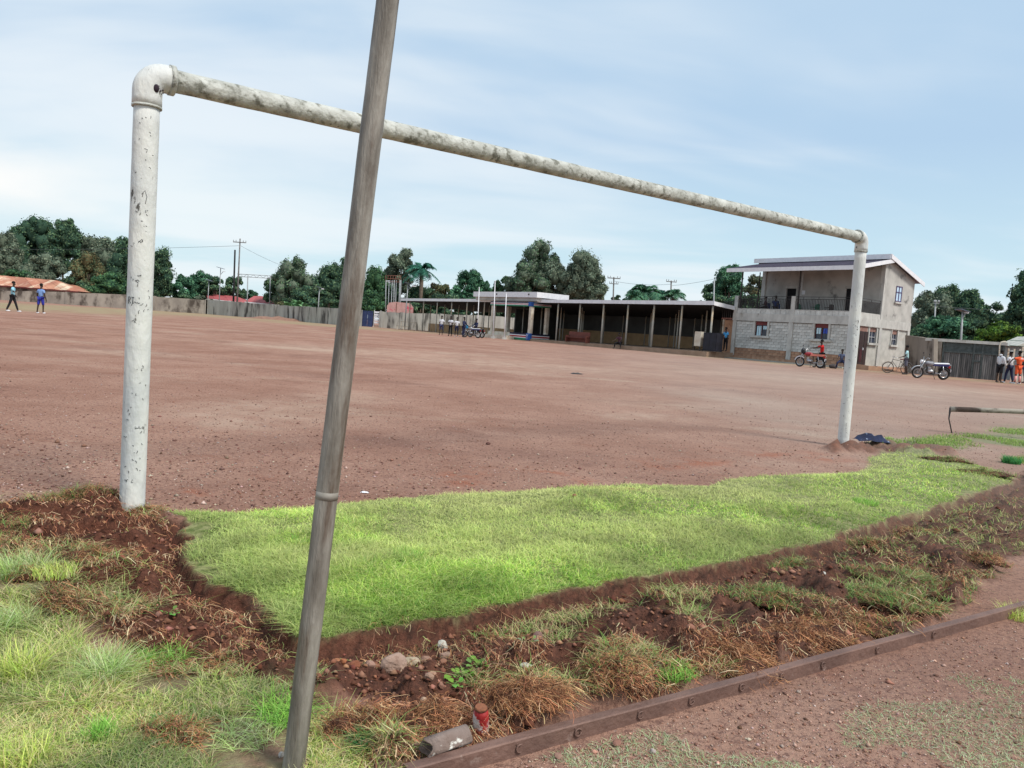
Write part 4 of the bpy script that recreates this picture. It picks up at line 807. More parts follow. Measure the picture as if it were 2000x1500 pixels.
hb('ring_beam', concrete, (-.04, HL+.04, -.04, .3, 3.05, 3.62)); hb('ring_beam', concrete, (HL-.3, HL+.041, .3, HW, 3.05, 3.62)); hb('ring_beam', concrete, (-.04, .3, .3, HW, 3.05, 3.62)); hb('ring_beam', concrete, (.3, HL-.3, HW-.3, HW, 3.05, 3.62))
hb('floor_slab', floor_in, (.3, HL-.3, .3, HW-.3, 3.4, 3.6))
# front ground floor wall: real blocks with recessed joints in front of a mortar backing
def wallx(x0, x1, z0, z1, y, th, ops):            # boxes around openings (x0,x1,z0,z1) in a wall along x
    bx = []; xc = x0
    for (a, b, c, d) in sorted(ops):
        bx.append((xc, a, y, y+th, z0, z1)); 
        if c > z0: bx.append((a, b, y, y+th, z0, c))
        if d < z1: bx.append((a, b, y, y+th, d, z1))
        xc = b
    bx.append((xc, x1, y, y+th, z0, z1)); return bx
ops = [(2.0, 3.07, 1.97, 3.05), (6.88, 7.92, 1.97, 3.05)]
hb('mortar_wall', pm('mortar', (.27, .255, .235), (.2, .19, .175), 4, .95), *wallx(.3, HL-.3, .4, 3.05, .1, .15, ops))
bm = MB().box(-.195, .195, 0, .06, -.093, .093); blockme = None; nblk = 0
for row in range(13):
    z = .5+row*.2
    x = .3+(.2 if row % 2 else .0)
    xx = .3 - (.2 if row % 2 else 0)
    while xx < HL-.3:
        a, b = xx, xx+.4; xx += .4
        a2, b2 = max(a, .32), min(b, HL-.35)
        if 4.86 < a2 < 5.2: a2 = 5.2
        if 4.86 < b2 < 5.2: b2 = 4.86
        if any(o_[2]-.02 < z and a2 < o_[1]+.17 and b2 > o_[0]-.17 for o_ in ops):
            for o_ in ops:
                if a2 < o_[0]-.17 < b2: b2 = o_[0]-.17
                if a2 < o_[1]+.17 < b2: a2 = o_[1]+.17
            if any(o_[0]-.171 < (a2+b2)/2 < o_[1]+.171 for o_ in ops): continue
        if b2-a2 < .08 or (a2 < 4.86 and b2 > 5.2): continue
        if nblk == 0:
            o = bm.build('block', blockm, house); blockme = o.data; bd_ = blockme.copy(); bd_.materials.clear(); bd_.materials.append(brickd)
        else:
            o = bpy.data.objects.new('block', blockme); scn.collection.objects.link(o); o.parent = house
        if row < 3: o.data = bd_
        nblk += 1; o.location = ((a2+b2)/2, .045+random.uniform(-.008, .008), z-HZ); o.scale = ((b2-a2-.02)/.39, 1, 1); o.rotation_euler = (0, random.uniform(-.008, .008), 0)
# windows, front
glass = pm('window_glass', (.05, .06, .09), (.03, .035, .06), 2, .12, spec=.6); maroon = pm('maroon_panel', (.17, .035, .035), (.12, .025, .025), 4, .6); framem = pm('brown_frame', (.12, .045, .04), (.09, .03, .03), 4, .6)
curt = pm('pale_curtain', (.62, .78, .85), (.40, .62, .74), 4, .8, stretch=(14, 1, 1)); curb = pm('blue_curtain', (.06, .12, .55), (.03, .05, .3), 9, .8); jamb = concrete
for i, (a, b, c, d) in enumerate(ops):
    hb('window_surround', jamb, (a-.15, a, -.01, .2, c, 3.05)); hb('window_surround', jamb, (b, b+.15, -.01, .2, c, 3.05)); hb('window_sill', jamb, (a-.32, b+.3, -.16, .2, c-.13, c))
    wdw = hb('window', glass, (a, b, .17, .19, c, d-.26)); hb('header_panel', maroon, (a, b, .11, .16, d-.27, d), parent=wdw)
    for x in (a, (a+b)/2-.03, b-.05): hb('frame_bar', framem, (x, x+.05, .12, .165, c, d-.27), parent=wdw)
    for k_ in range(6): hb('window_bar', ironm, (a+.1+k_*(b-a-.2)/5, a+.112+k_*(b-a-.2)/5, .10, .115, c, d-.27), parent=wdw)
    if i == 0: hb('curtain', curt, (a+.12, a+.52, .13, .165, c+.03, d-.36), parent=wdw); hb('curtain', curt, (b-.42, b-.05, .13, .165, c+.5, d-.34), parent=wdw)
    else: hb('curtain', curt, (a+.1, a+.45, .13, .165, c+.38, d-.3), parent=wdw); hb('curtain', curb, (b-.42, b-.04, .13, .165, c+.42, d-.32), parent=wdw)
# side ground floor wall (faces the camera right): x = HL
def hbs(name, mat, y0, y1, z0, z1, x0, x1, parent=house): return hb(name, mat, (x0, x1, y0, y1, z0, z1), parent=parent)
so_ = [(.95, 1.55, .45, 3.05), (2.1, 3.03, 1.97, 3.0), (5.1, 5.88, 1.97, 2.98)]
sw = pm('painted_block', (.50, .49, .455), (.40, .395, .365), 2.5, .92, .4, 9, c3=(.38, .24, .155), s3=.9, t3=(.60, .8))
yc = .27
for (a, b, c, d) in so_:
    hbs('side_wall', sw, yc, a, .4, 3.05, HL-.2, HL-.06)
    if c > .5: hbs('side_wall', sw, a, b, .4, c, HL-.2, HL-.06)
    if d < 3.05: hbs('side_wall', sw, a, b, d, 3.05, HL-.2, HL-.06)
    yc = b
hbs('side_wall', sw, yc, HW-.3, .4, 3.05, HL-.2, HL-.06)
for (a, b, c, d) in so_[1:]:
    hbs('window_surround', jamb, a-.1, a, c-.02, 3.05, HL-.2, HL); hbs('window_surround', jamb, b, b+.12, c-.02, 3.05, HL-.2, HL); hbs('window_sill', jamb, a-.16, b+.16, c-.14, c, HL-.2, HL+.1)
    wdw = hbs('window', glass, a, b, c, d-.26, HL-.17, HL-.15); hbs('header_panel', pm('faded_panel', (.30, .17, .14), (.22, .12, .10), 3, .8), a, b, d-.27, d, HL-.14, HL-.09, parent=wdw)
    for y in (a, (a+b)/2-.02, b-.04): hbs('frame_bar', pm('grey_frame', (.42, .42, .44)), y, y+.04, c, d-.27, HL-.14, HL-.1, parent=wdw)
    hbs('frame_bar', MATS['grey_frame'], a, b, (c+d-.27)/2, (c+d-.27)/2+.05, HL-.145, HL-.095, parent=wdw)
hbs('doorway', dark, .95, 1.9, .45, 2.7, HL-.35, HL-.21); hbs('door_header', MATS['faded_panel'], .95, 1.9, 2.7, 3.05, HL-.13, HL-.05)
dleaf = hbs('door', pm('dark_door', (.05, .03, .03), (.035, .02, .02), 3, .6), 1.0, 1.5, .45, 2.7, HL-.1, HL-.04); hbs('door_panel', pm('door_panel', (.07, .02, .025)), 1.12, 1.4, .65, 1.5, HL-.045, HL-.02, parent=dleaf); hbs('handle', whitep, 1.42, 1.47, 1.45, 1.6, HL-.04, HL+.02, parent=dleaf)
dl2 = hbs('door', MATS['dark_door'], 1.56, 1.95, .45, 2.7, HL-.08, HL-.02)
hb('rear_wall', sw, (0, HL, HW-.25, HW-.05, .4, 3.05)); hb('left_wall', sw, (.05, .2, .3, HW-.3, .4, 3.05))
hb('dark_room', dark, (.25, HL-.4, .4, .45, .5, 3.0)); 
# balcony
for (a, b) in ((.3, 4.9), (5.2, HL-.3)):
    for k_ in range(int((b-a)/.42)+1):
        x0 = a+k_*.42; x1 = min(b, x0+.40)
        if x1-x0 > .08: hb('parapet_block', blockm, (x0, x1, .0, .15, 3.625, 3.93+random.uniform(-.01, .01)))
    hb('parapet_cap', concrete, (a, b, -.01, .17, 3.935, 3.975))
hb('parapet_wall', concrete, (HL-.18, HL+.0, .3, 3.3, 3.62, 3.95)); hb('parapet_wall', concrete, (.0, .16, .3, 3.3, 3.62, 3.95))
for x0, x1 in ((0, .28), (4.88, 5.2), (HL-.3, HL+.02)): hb('pillar_stub', concrete, (x0, x1, -.03, .27, 3.62, 4.92))
for x, z1 in ((.42, 6.75), (5.34, 6.75), (HL-.42, 6.75)): hb('roof_post', ironm, (x-.04, x+.04, .06, .14, 3.95, z1))
hb('drain_pipe', ironm, (.38, .44, 2.2, 2.26, 3.65, 6.9)); hb('drain_pipe', pm('grey_post', (.36, .35, .34)), (5.4, 5.46, .2, .26, 4.9, 6.7))
def bars(a, b, axis_, c):
    for z in (4.86, 4.70): hb('hand_rail', ironm, (a, b, c, c+.03, z, z+.035) if axis_ == 'x' else (c, c+.03, a, b, z, z+.035))
    n_ = int((b-a)/.115)
    for i in range(n_+1):
        t = a+(b-a)*i/n_; zt = 4.86 if i % 10 == 5 else 4.70
        hb('baluster', ironm, (t-.014, t+.014, c+.002, c+.028, 3.975, zt) if axis_ == 'x' else (c+.002, c+.028, t-.014, t+.014, 3.95, zt))
bars(.3, 4.88, 'x', .06); bars(5.2, HL-.3, 'x', .06); bars(.3, 3.28, 'y', HL-.1); bars(.3, 3.28, 'y', .05)
# upper rooms
uo = [(2.15, 2.98, 3.6, 5.75), (6.98, 7.75, 3.6, 5.74)]
for b in wallx(.0, HL-.0, 3.6, 7.28, 3.3, .2, uo): hb('upper_wall', plaster, b)
for (a, b, c, d) in uo:
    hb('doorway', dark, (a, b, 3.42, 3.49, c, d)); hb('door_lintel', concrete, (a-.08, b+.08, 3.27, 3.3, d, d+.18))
hb('corner_column', concrete, (-.06, .26, 3.2, 3.52, 3.6, 7.25))
m = MB(HO); m.prism([(3.29, 3.6), (HW, 3.6), (HW, 6.62), (4.1, 7.72), (3.29, 7.40)], HL-.18, HL+.01, 'yz'); gw = m.build('gable_wall', plaster, house)
m = MB(HO); m.prism([(3.5, 3.6), (HW, 3.6), (HW, 6.62), (4.1, 7.72), (3.5, 7.45)], 0, .18, 'yz'); m.build('gable_wall', plaster, house)
hb('corner_column', concrete, (HL-.26, HL+.035, 3.27, 3.55, 3.62, 7.36)); hb('rear_wall', plaster, (0.18, HL-.18, HW-.2, HW, 3.6, 6.6))
wdw = hbs('window', pm('sky_glass', (.55, .70, .85), (.35, .5, .7), 2, .15, spec=.5), 4.97, 5.75, 5.02, 6.05, HL+.014, HL+.022)
for y in (4.95, 5.33, 5.70): hbs('frame_bar', pm('maroon_blue_frame', (.10, .07, .16)), y, y+.07, 5.0, 6.08, HL+.02, HL+.05, parent=wdw)
for z in (5.0, 5.62, 6.02): hbs('frame_bar', MATS['maroon_blue_frame'], 4.95, 5.77, z, z+.06, HL+.021, HL+.052, parent=wdw)
hbs('window_sill', concrete, 4.85, 5.88, 4.86, 4.98, HL-.05, HL+.14)
hb('wall_notice', whitep, (3.42, 3.75, 3.27, 3.295, 5.3, 5.6)); 
# roofs
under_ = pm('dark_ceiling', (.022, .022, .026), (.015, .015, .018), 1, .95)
def slope(name, mat, x0, x1, y0, z0, y1, z1, th=.06, ribs=0, parent=house):
    m = MB(HO); m.hexa([(x0, y0, z0-th), (x1, y0, z0-th), (x1, y1, z1-th), (x0, y1, z1-th)], [(x0, y0, z0), (x1, y0, z0), (x1, y1, z1), (x0, y1, z1)]); r = m.build(name, mat, parent)
    for i in range(ribs):
        x = x0+(x1-x0)*(i+.5)/ribs; m = MB(HO); m.hexa([(x-.045, y0, z0+.002), (x+.035, y0, z0+.002), (x+.035, y1, z1+.002), (x-.035, y1, z1+.002)], [(x-.02, y0, z0+.05), (x+.02, y0, z0+.05), (x+.02, y1, z1+.05), (x-.02, y1, z1+.05)]); m.build('rib', ribm, r)
    return r
slope('front_roof', roofm, -.3, HL+.25, -.82, 6.88, 4.0, 7.80, ribs=44)
slope('rear_roof', roofm, -1.0, HL+.28, 3.36, 8.08, 8.25, 6.58, ribs=0)
hb('fascia_board', whitep, (-.33, HL+.28, -.90, -.83, 6.62, 6.90)); hb('fascia_board', whitep, (-1.03, HL+.3, 3.26, 3.33, 7.76, 8.10))
m = MB(HO); m.hexa([(HL+.26, -.83, 6.62), (HL+.31, -.83, 6.62), (HL+.31, 3.9, 7.58), (HL+.26, 3.9, 7.58)], [(HL+.26, -.83, 6.91), (HL+.31, -.83, 6.91), (HL+.31, 3.7, 7.80), (HL+.26, 3.7, 7.80)]); m.build('barge_board', whitep, house)
m = MB(HO); m.hexa([(HL+.315, 3.3, 7.79), (HL+.36, 3.3, 7.79), (HL+.36, 8.25, 6.30), (HL+.315, 8.25, 6.30)], [(HL+.315, 3.3, 8.10), (HL+.36, 3.3, 8.10), (HL+.36, 8.25, 6.59), (HL+.315, 8.25, 6.59)]); m.build('barge_board', whitep, house)
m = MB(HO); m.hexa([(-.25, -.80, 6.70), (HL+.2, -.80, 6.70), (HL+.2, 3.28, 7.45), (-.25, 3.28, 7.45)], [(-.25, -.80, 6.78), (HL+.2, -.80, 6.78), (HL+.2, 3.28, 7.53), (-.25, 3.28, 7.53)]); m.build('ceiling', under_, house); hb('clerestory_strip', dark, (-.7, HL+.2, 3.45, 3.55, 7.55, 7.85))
# orange plastered column + barred landing on the left of the house
om = pm('orange_plaster', (.46, .26, .16), (.38, .21, .13), 3, .9, .2, c3=(.25, .10, .07), s3=2, t3=(.55, .7))
hb('stair_column', om, (-.95, -.1, .2, .7, .2, 3.05)); hb('stair_post', cream, (-1.1, -.96, .15, .35, .2, 3.1)); hb('landing_slab', pm('landing', (.30, .14, .11)), (-1.15, -.05, .05, 1.6, 3.1, 3.22))
for i in range(6): hb('landing_bar', ironm, (-1.12+i*.19, -1.08+i*.19, .06, .10, 3.22, 4.45))
hb('landing_bar', ironm, (-1.12, -.05, .055, .105, 4.42, 4.47))

# ---------------------------------------------------------------- long open shed
sA = P(1385, 685, 58); sa = (sA.x, sA.y)
shed = empty('open_shed', (sA.x, sA.y, 0), hang, 'long open fronted shed with white fascia and thin cream columns', 'shed')
floorz = lambda x: .66+.0112*x            # shed floor rises towards the house
fs_ = pm('shed_floor', (.36, .25, .18), (.28, .19, .13), 2, .95, .3); brownw = pm('brown_shed_wall', (.52, .34, .19), (.42, .27, .15), 1.5, .9); darkw = pm('shade_toned_wall', (.10, .10, .095), (.07, .07, .068), 1, .95); under = pm('dark_ceiling', (.022, .022, .026), (.015, .015, .018), 1, .95)  # upper inner walls: the deep roof's shade is put into their dark colour
def sb(name, mat, *boxes, parent=shed, label=None):
    m = MB()
    for b in boxes: m.box(*b)
    return m.build(name, mat, parent, label)
m = MB(); m.hexa([(-48.3, -1.0, 0), (.6, -1.0, 0), (.6, 9.8, 0), (-48.3, 9.8, 0)], [(-48.3, -1.0, floorz(-48.3)-.02), (.6, -1.0, floorz(.6)-.14), (.6, 9.8, floorz(.6)), (-48.3, 9.8, floorz(-48.3))]); m.build('floor_platform', fs_, shed)
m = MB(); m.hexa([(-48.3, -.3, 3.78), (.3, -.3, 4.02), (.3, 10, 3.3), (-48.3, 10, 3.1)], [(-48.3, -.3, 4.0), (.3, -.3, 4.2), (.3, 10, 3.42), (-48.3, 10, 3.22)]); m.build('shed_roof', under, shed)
for i in range(24):
    x0 = -48.5+i*48.9/24; x1 = x0+48.9/24-.004; zb = lambda x: 3.72+(x+48.5)*.0062; m = MB(); m.hexa([(x0, -.38, zb(x0)), (x1, -.38, zb(x1)), (x1, -.30, zb(x1)), (x0, -.30, zb(x0))], [(x0, -.38, zb(x0)+.3), (x1, -.38, zb(x1)+.3), (x1, -.30, zb(x1)+.3), (x0, -.30, zb(x0)+.3)]); m.build('fascia_board', whitep, shed)
m = MB(); m.hexa([(.3, -.3, 4.0), (.38, -.3, 4.0), (.38, 9.9, 3.25), (.3, 9.9, 3.25)], [(.3, -.3, 4.29), (.38, -.3, 4.29), (.38, 9.9, 3.55), (.3, 9.9, 3.55)]); m.build('fascia_board', whitep, shed)
colm = pm('cream_column', (.52, .50, .44), (.42, .40, .36), 1.5, .8, .1, c3=(.50, .40, .28), s3=1.0, t3=(.5, .65))
fx = [0, -2.98, -5.93, -8.9, -11.9, -15.0, -18.1]+[-30.4, -33.8, -37.0, -40.2, -43.4, -46.8]
cm = {}
def scol(x, y, r=.075, h=3.9):
    z0 = floorz(x)-.05; hh = 4.0-.07*max(0, y)-z0-.0062*(-x)*.6
    m = MB(); m.tube([(0, 0, 0), (0, 0, hh)], r, 10); o = m.build('column', colm, shed); o.location = (x, y, z0); return o
for x in fx: scol(x, 0)
for x in fx+[-21.2, -24.3, -27.4]:
    for y, r in ((3.0, .06), (6.0, .055), (8.6, .05)):
        if x < -29 and y > 4: continue
        scol(x, y, r)
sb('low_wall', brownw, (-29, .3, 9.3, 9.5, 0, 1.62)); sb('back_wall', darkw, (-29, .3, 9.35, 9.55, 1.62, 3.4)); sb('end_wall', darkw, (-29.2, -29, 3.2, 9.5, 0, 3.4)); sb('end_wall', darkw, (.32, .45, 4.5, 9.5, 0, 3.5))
sb('low_wall', brownw, (-48, -29.3, 3.5, 3.7, 0, 1.15)); 

# porch in front of the shed
px0, px1, py0 = -27.55, -20.95, -1.0
redm = pm('porch_red', (.42, .06, .06), (.36, .05, .05), 3, .7); greenm = pm('porch_green', (.03, .22, .11), (.02, .17, .09), 3, .7); blackm = pm('porch_black', (.02, .02, .05), (.015, .015, .04), 3, .7); cobalt = pm('porch_blue', (.03, .10, .36), (.02, .08, .3), 3, .7)
porch = shed
def pb(name, mat, *b): return sb(name, mat, *b)
pb('porch_platform', cream, (px0-.3, px1+.05, py0-.1, 0, .0, .84)); pb('porch_step', cream, (px0-.9, px1-2.2, py0-1.1, py0-.1, 0, .5))
def cbx(x, y): return (x-.17, x+.17, y-.17, y+.17, .84, 3.5)
for (x, y) in ((px0+.1, py0+.15), (px1-.12, py0+.15), (px1-.12, 1.1), (px0+.1, 1.1)): pb('porch_column', cream, cbx(x, y))
zs = [(3.46, 3.58, greenm), (3.58, 3.64, whitep), (3.64, 3.72, redm), (3.72, 3.77, whitep), (3.77, 3.88, blackm)]
for z0, z1, mt in zs: pb('beam_stripe', mt, (px0-.15, px1+.1, py0-.12, py0+.35, z0, z1)); pb('beam_stripe', mt, (px1-.25, px1+.102, py0+.35, 1.4, z0, z1))
pb('corner_emblem', cobalt, (px1-.32, px1+.115, py0-.14, py0+.2, 3.48, 3.90)); 
for z0, z1, mt in ((.20, .40, greenm), (.40, .47, whitep), (.47, .62, redm), (.62, .70, whitep), (.70, .86, blackm)):
    pb('base_stripe', mt, (px1-3.0, px1+.12, py0-.16, py0-.101, z0, z1)); pb('base_stripe', mt, (px1+.051, px1+.12, py0-.1, 1.4, z0, z1))
pb('corner_emblem', cobalt, (px1-.3, px1+.14, py0-.18, py0+.2, .22, .88))
for s_ in (-1, 1):      # white Y on the blue corner
    m = MB(); m.tube([(px1-.1, py0-.185, .55), (px1-.1+.12*s_, py0-.185, .8)], .018, 5); m.build('emblem_arm', whitep, shed)
m = MB(); m.tube([(px1-.1, py0-.185, .28), (px1-.1, py0-.185, .55)], .018, 5); m.build('emblem_arm', whitep, shed)
# raised white parapet box over the porch
sb('parapet_box', whitep, (-31.2, -20.2, -1.0, 3.0, 4.34, 4.86)); sb('parapet_soffit', plaster, (-31.0, -20.4, -.8, 2.8, 4.0, 4.34))
for x in (-26.9, -21.5): sb('spout', ironm, (x, x+.1, -1.08, -1.0, 4.55, 4.7))

def flagpole(px, ytop, yb, Y, label):
    b = at(px, Y); t = P(px+4, ytop, Y); o = empty('flagpole', (b.x, b.y, b.z), 0, label, 'flagpole', 'white flagpoles in front of the shed')
    MB().tube([(0, 0, 0), (t.x-b.x, 0, t.z-b.z)], [.055, .035], 8).build('pole', whitep, o); MB().ell((t.x-b.x, 0, t.z-b.z), .06, 8, 6).build('finial', whitep, o); MB().box(-.2, .2, -.2, .2, -.05, .2).build('base', concrete, o)
flagpole(932, 562, 650, 76, 'left flagpole of three, by the parked motorcycle'); flagpole(963, 549, 655, 74, 'tallest middle flagpole at the left porch column'); flagpole(985, 573, 655, 73, 'shortest right flagpole in front of the porch')

# red bench, cream counter, dark cupboard, small table
def lp(x, y, z): return shed.matrix_world @ Vector((x, y, z))
bpy.context.view_layer.update()
p = lp(-14.0, -.75, floorz(-14)-.1); bn = empty('red_bench', tuple(p), hang, 'reddish brown panelled bench against the shed columns', 'bench')
rb = pm('red_brown_wood', (.17, .055, .04), (.12, .04, .03), 3, .7)
MB().box(-1.4, 1.4, 0, .06, .35, .95).build('backrest', rb, bn); MB().box(-1.4, 1.4, -.4, .05, .40, .46).build('seat', rb, bn); MB().box(-1.35, 1.35, -.02, -.0, .05, .36).build('front_panel', rb, bn)
for x in (-1.4, 1.3): MB().box(x, x+.1, -.42, .06, 0, .6).build('leg', rb, bn)
p = lp(.35, -.6, floorz(0)-.12); c_ = empty('dark_cupboard', tuple(p), hang, 'dark metal cupboard at the house end of the shed', 'cupboard')
MB().box(-.5, .75, 0, .7, .05, 1.42).build('carcass', pm('cupboard_dark', (.022, .022, .035), (.015, .015, .02), 3, .6), c_); MB().box(-.45, .1, -.02, 0, .12, 1.35).build('cupboard_door', MATS['cupboard_dark'], c_); MB().box(.12, .7, -.02, 0, .12, 1.35).build('cupboard_door', MATS['cupboard_dark'], c_)
p = lp(-.75, -.55, floorz(0)-.12); c_ = empty('cream_cabinet', tuple(p), hang, 'narrow cream cabinet on thin legs left of the dark cupboard', 'cabinet')
MB().box(-.3, .3, 0, .5, .35, 1.45).build('carcass', cream, c_); 
for x in (-.28, .24): MB().box(x, x+.04, .02, .06, 0, .35).build('leg', ironm, c_)
p = at(796, 92); tb = empty('wooden_table', tuple(p), .1, 'rough wooden table with bench at the left end of the shed', 'table')
MB().box(-.9, 1.0, 0, .7, .95, 1.0).build('table_top', wood, tb); MB().box(-1.3, 0.1, -.5, -.1, .42, .47).build('bench_seat', wood, tb)
for x, y, h_ in ((-.85, .05, .95), (.9, .05, .95), (.9, .6, .95), (-.85, .6, .95), (-1.25, -.45, .42), (-.45, -.45, .42)): MB().box(x, x+.07, y, y+.07, 0, h_).build('leg', cream, tb)

# ---------------------------------------------------------------- buildings beyond the walls
def wb_(name, mat, root, verts, faces):      # world-space mesh as a child of an unrotated root
    m = MB((-root.location.x, -root.location.y, -root.location.z)); m.add(verts, faces); return m.build(name, mat, root)
def farhouse(name, pts, label, roofmat, wallmat, Y, D=7, walls=True):
    """pts: eaveL, eaveR, ridgeL, ridgeR (px,py); the roof rises away from the eave"""
    eL, eR = P(*pts[0], Y), P(*pts[1], Y); rL, rR = P(*pts[2], Y+D/2), P(*pts[3], Y+D/2); z0 = gz(0, Y)
    root = empty(name, (eL.x, eL.y, z0), 0, label, 'house'); bL, bR = eL+Vector((0, D, 0)), eR+Vector((0, D, 0)); e2 = Vector((0, 0, .12))
    n = max(3, int((eR-eL).length/1.1))
    for i in range(n):                         # roof sheets, laid side by side with slightly lapped edges
        a, b = i/n, (i+1)/n; dz = Vector((0, 0, .03*(i % 2)))
        wb_('roof_sheet', roofmat, root, [eL.lerp(eR, a)+dz, eL.lerp(eR, b)+dz, rL.lerp(rR, b)+dz, rL.lerp(rR, a)+dz], [(0, 1, 2, 3)])
    wb_('roof_back', roofmat, root, [bL, bR, rR, rL], [(0, 1, 2, 3)]); wb_('roof_end', roofmat, root, [eL, bL, rL], [(0, 1, 2)]); wb_('roof_end', roofmat, root, [eR, bR, rR], [(0, 1, 2)])
    m = MB((-root.location.x, -root.location.y, -root.location.z)); m.hexa([eL-e2*1.4, eR-e2*1.4, eR-e2*1.4+Vector((0, .05, 0)), eL-e2*1.4+Vector((0, .05, 0))], [eL-e2*.05, eR-e2*.05, eR-e2*.05+Vector((0, .05, 0)), eL-e2*.05+Vector((0, .05, 0))]); m.build('fascia_board', MATS['maroon_panel'] if 'rust' in label else whitep, root)
    MB((-root.location.x, -root.location.y, -root.location.z)).box(eL.x+.5, eR.x-.5, eL.y+.6, eL.y+D-.6, z0, min(eL.z, eR.z)-.1).build('house_wall', wallmat, root)
    return root
rustm = pm('rusty_sheet', (.50, .24, .15), (.36, .14, .09), .5, .8, .1, stretch=(1, .3, .3), c3=(.66, .50, .36), s3=.45, t3=(.5, .62), rnd=.22)
redroof = pm('red_roof', (.40, .10, .10), (.32, .075, .08), .6, .7, rnd=.1)
farhouse('rusty_roof_house', [(-120, 548), (152, 569), (-90, 530), (112, 548)], 'low house with a rust streaked orange sheet roof behind the left wall', rustm, wallb, 121, 9)
farhouse('red_roof_house', [(405, 583), (474, 591), (403, 574), (462, 579)], 'faded red roof behind the wall at the foot of the utility pole', redroof, cream, 136, 8)
farhouse('red_roof_house', [(478, 589), (546, 595), (496, 578), (532, 579)], 'red roofed house with white fascia left of the banana plants', redroof, cream, 132, 8)
farhouse('small_roof_house', [(594, 599), (626, 602), (596, 594), (620, 596)], 'tiny low roof peeping over the wall right of the banana plants', pm('grey_red_roof', (.36, .22, .20), (.28, .16, .15), 1, .7), cream, 125, 6)

galv = pm('galvanised', (.36, .38, .39), (.28, .29, .30), 5, .6, metal=.2); polem = pm('pole_wood', (.20, .19, .18), (.13, .12, .12), 4, .8)
def upole(base_px, top, Y, label, arms=((.97, 1.25),), r=(.15, .10), mat=polem, kind='utility pole', name='utility_pole'):
    b = at(base_px, Y); t = P(*top, Y); o = empty(name, (b.x, b.y, b.z), 0, label, kind); h = t.z-b.z; lx = t.x-b.x
    MB().tube([(0, 0, 0), (lx, 0, h)], list(r), 8).build('pole', mat, o)
    for f, w_ in arms:
        MB().box(lx*f-w_, lx*f+w_, -.17, -.10, h*f-.12*min(1, w_/1.0), h*f+.02).build('crossarm', mat, o)
        for k in (-.95, -.55, .55, .95): MB().tube([(lx*f+w_*k, -.13, h*f+.06), (lx*f+w_*k, -.13, h*f+.3)], .05, 6).build('insulator', galv, o)
    return o, t
def lamp(base_px, top, Y, label, side=1, arm=.7, panel=.9):
    b = at(base_px, Y); t = P(*top, Y); o = empty('solar_street_lamp', (b.x, b.y, b.z), 0, label, 'street lamp', 'solar street lamps around the ground'); h = t.z-b.z; lx = t.x-b.x
    MB().tube([(0, 0, 0), (lx, 0, h)], [.09, .06], 8).build('pole', galv, o)
    R = Matrix.Translation((lx, 0, h+.05)) @ Matrix.Rotation(.22*side, 4, 'Y'); MB().box(-panel, panel, -.4, .4, -.03, .03, R).build('solar_panel', pm('solar_panel', (.10, .12, .16), (.07, .08, .11), 3, .3), o)
    if arm: MB().tube([(lx, 0, h*.86), (lx+side*arm*1.3, 0, h*.86+.55)], .04, 6).build('arm', galv, o); MB().box(lx+side*arm, lx+side*arm*2.1, -.12, .12, h*.86+.5, h*.86+.6).build('lamp_head', whitep, o)
    return o
u1, t1 = upole(462, (469, 466), 124, 'tall utility pole with one crossarm above the red roofs', arms=((.955, 1.05),))
b_ = Vector((0, 0, -1.4)); m = MB((-t1.x, -t1.y, -t1.z+0))
def wire(a, b, sag, label, r=.022):
    m = MB((-a.x, -a.y, -a.z)); m.tube([a.lerp(b, i/14)-Vector((0, 0, sag*4*(i/14)*(1-i/14))) for i in range(15)], r, 4); o = m.build('power_line', pm('wire', (.10, .11, .12), (.08, .09, .1)), None); o.location = a; return tag(o, label, 'power line')
wire(P(467, 480, 124), P(-80, 486, 135), .3, 'thin power line running left from the utility pole'); wire(P(470, 480, 124), P(560, 522, 150), .2, 'power line slanting down right from the utility pole')
upole(455, (459, 488), 119, 'plain black pole just left of the utility pole', arms=(), r=(.16, .13), mat=pm('black_pole', (.02, .02, .022), (.015, .015, .016)), kind='pole', name='black_pole')
lamp(405, (408, 548), 122, 'small solar lamp at the far left of the lamp row', 1, .0, .55); lamp(427, (431, 524), 122, 'taller solar lamp left of the black pole', 1, .35, .55)
lamp(620, (624, 562), 108, 'slim lamp behind the small low roof', 1, .3, .3); lamp(790, (797, 554), 99, 'solar lamp standing at the left end of the shed roof', 1, .5, .45); lamp(1873, (1880, 608), 54, 'solar street lamp above the plank gate', 1, .18, .35)
upole(1195, (1199, 541), 120, 'utility pole with two crossarms right of the twin trees', arms=((.985, 1.0), (.9, .7))); upole(1308, (1311, 548), 112, 'utility pole standing among the far palms', arms=((.985, .75),)); upole(1392, (1395, 547), 78, 'grey post behind the house end of the shed roof', arms=(), r=(.075, .07), mat=galv, kind='pole', name='grey_post'); upole(1818, (1828, 586), 66, 'grey utility pole against the trees behind the wall', arms=((.95, .22),), r=(.07, .06), mat=galv)
wire(P(1199, 549, 120), P(1311, 555, 112), .3, 'power line between the far poles above the shed roof', .018); wire(P(1311, 558, 112), P(1440, 534, 90), .2, 'power line rising right to the big tree', .018); wire(P(1828, 598, 66), P(2100, 606, 80), .2, 'power line crossing the gap in the right trees', .014); wire(P(775, 552, 115), P(860, 556, 110), .2, 'power line by the palm above the shed', .016)
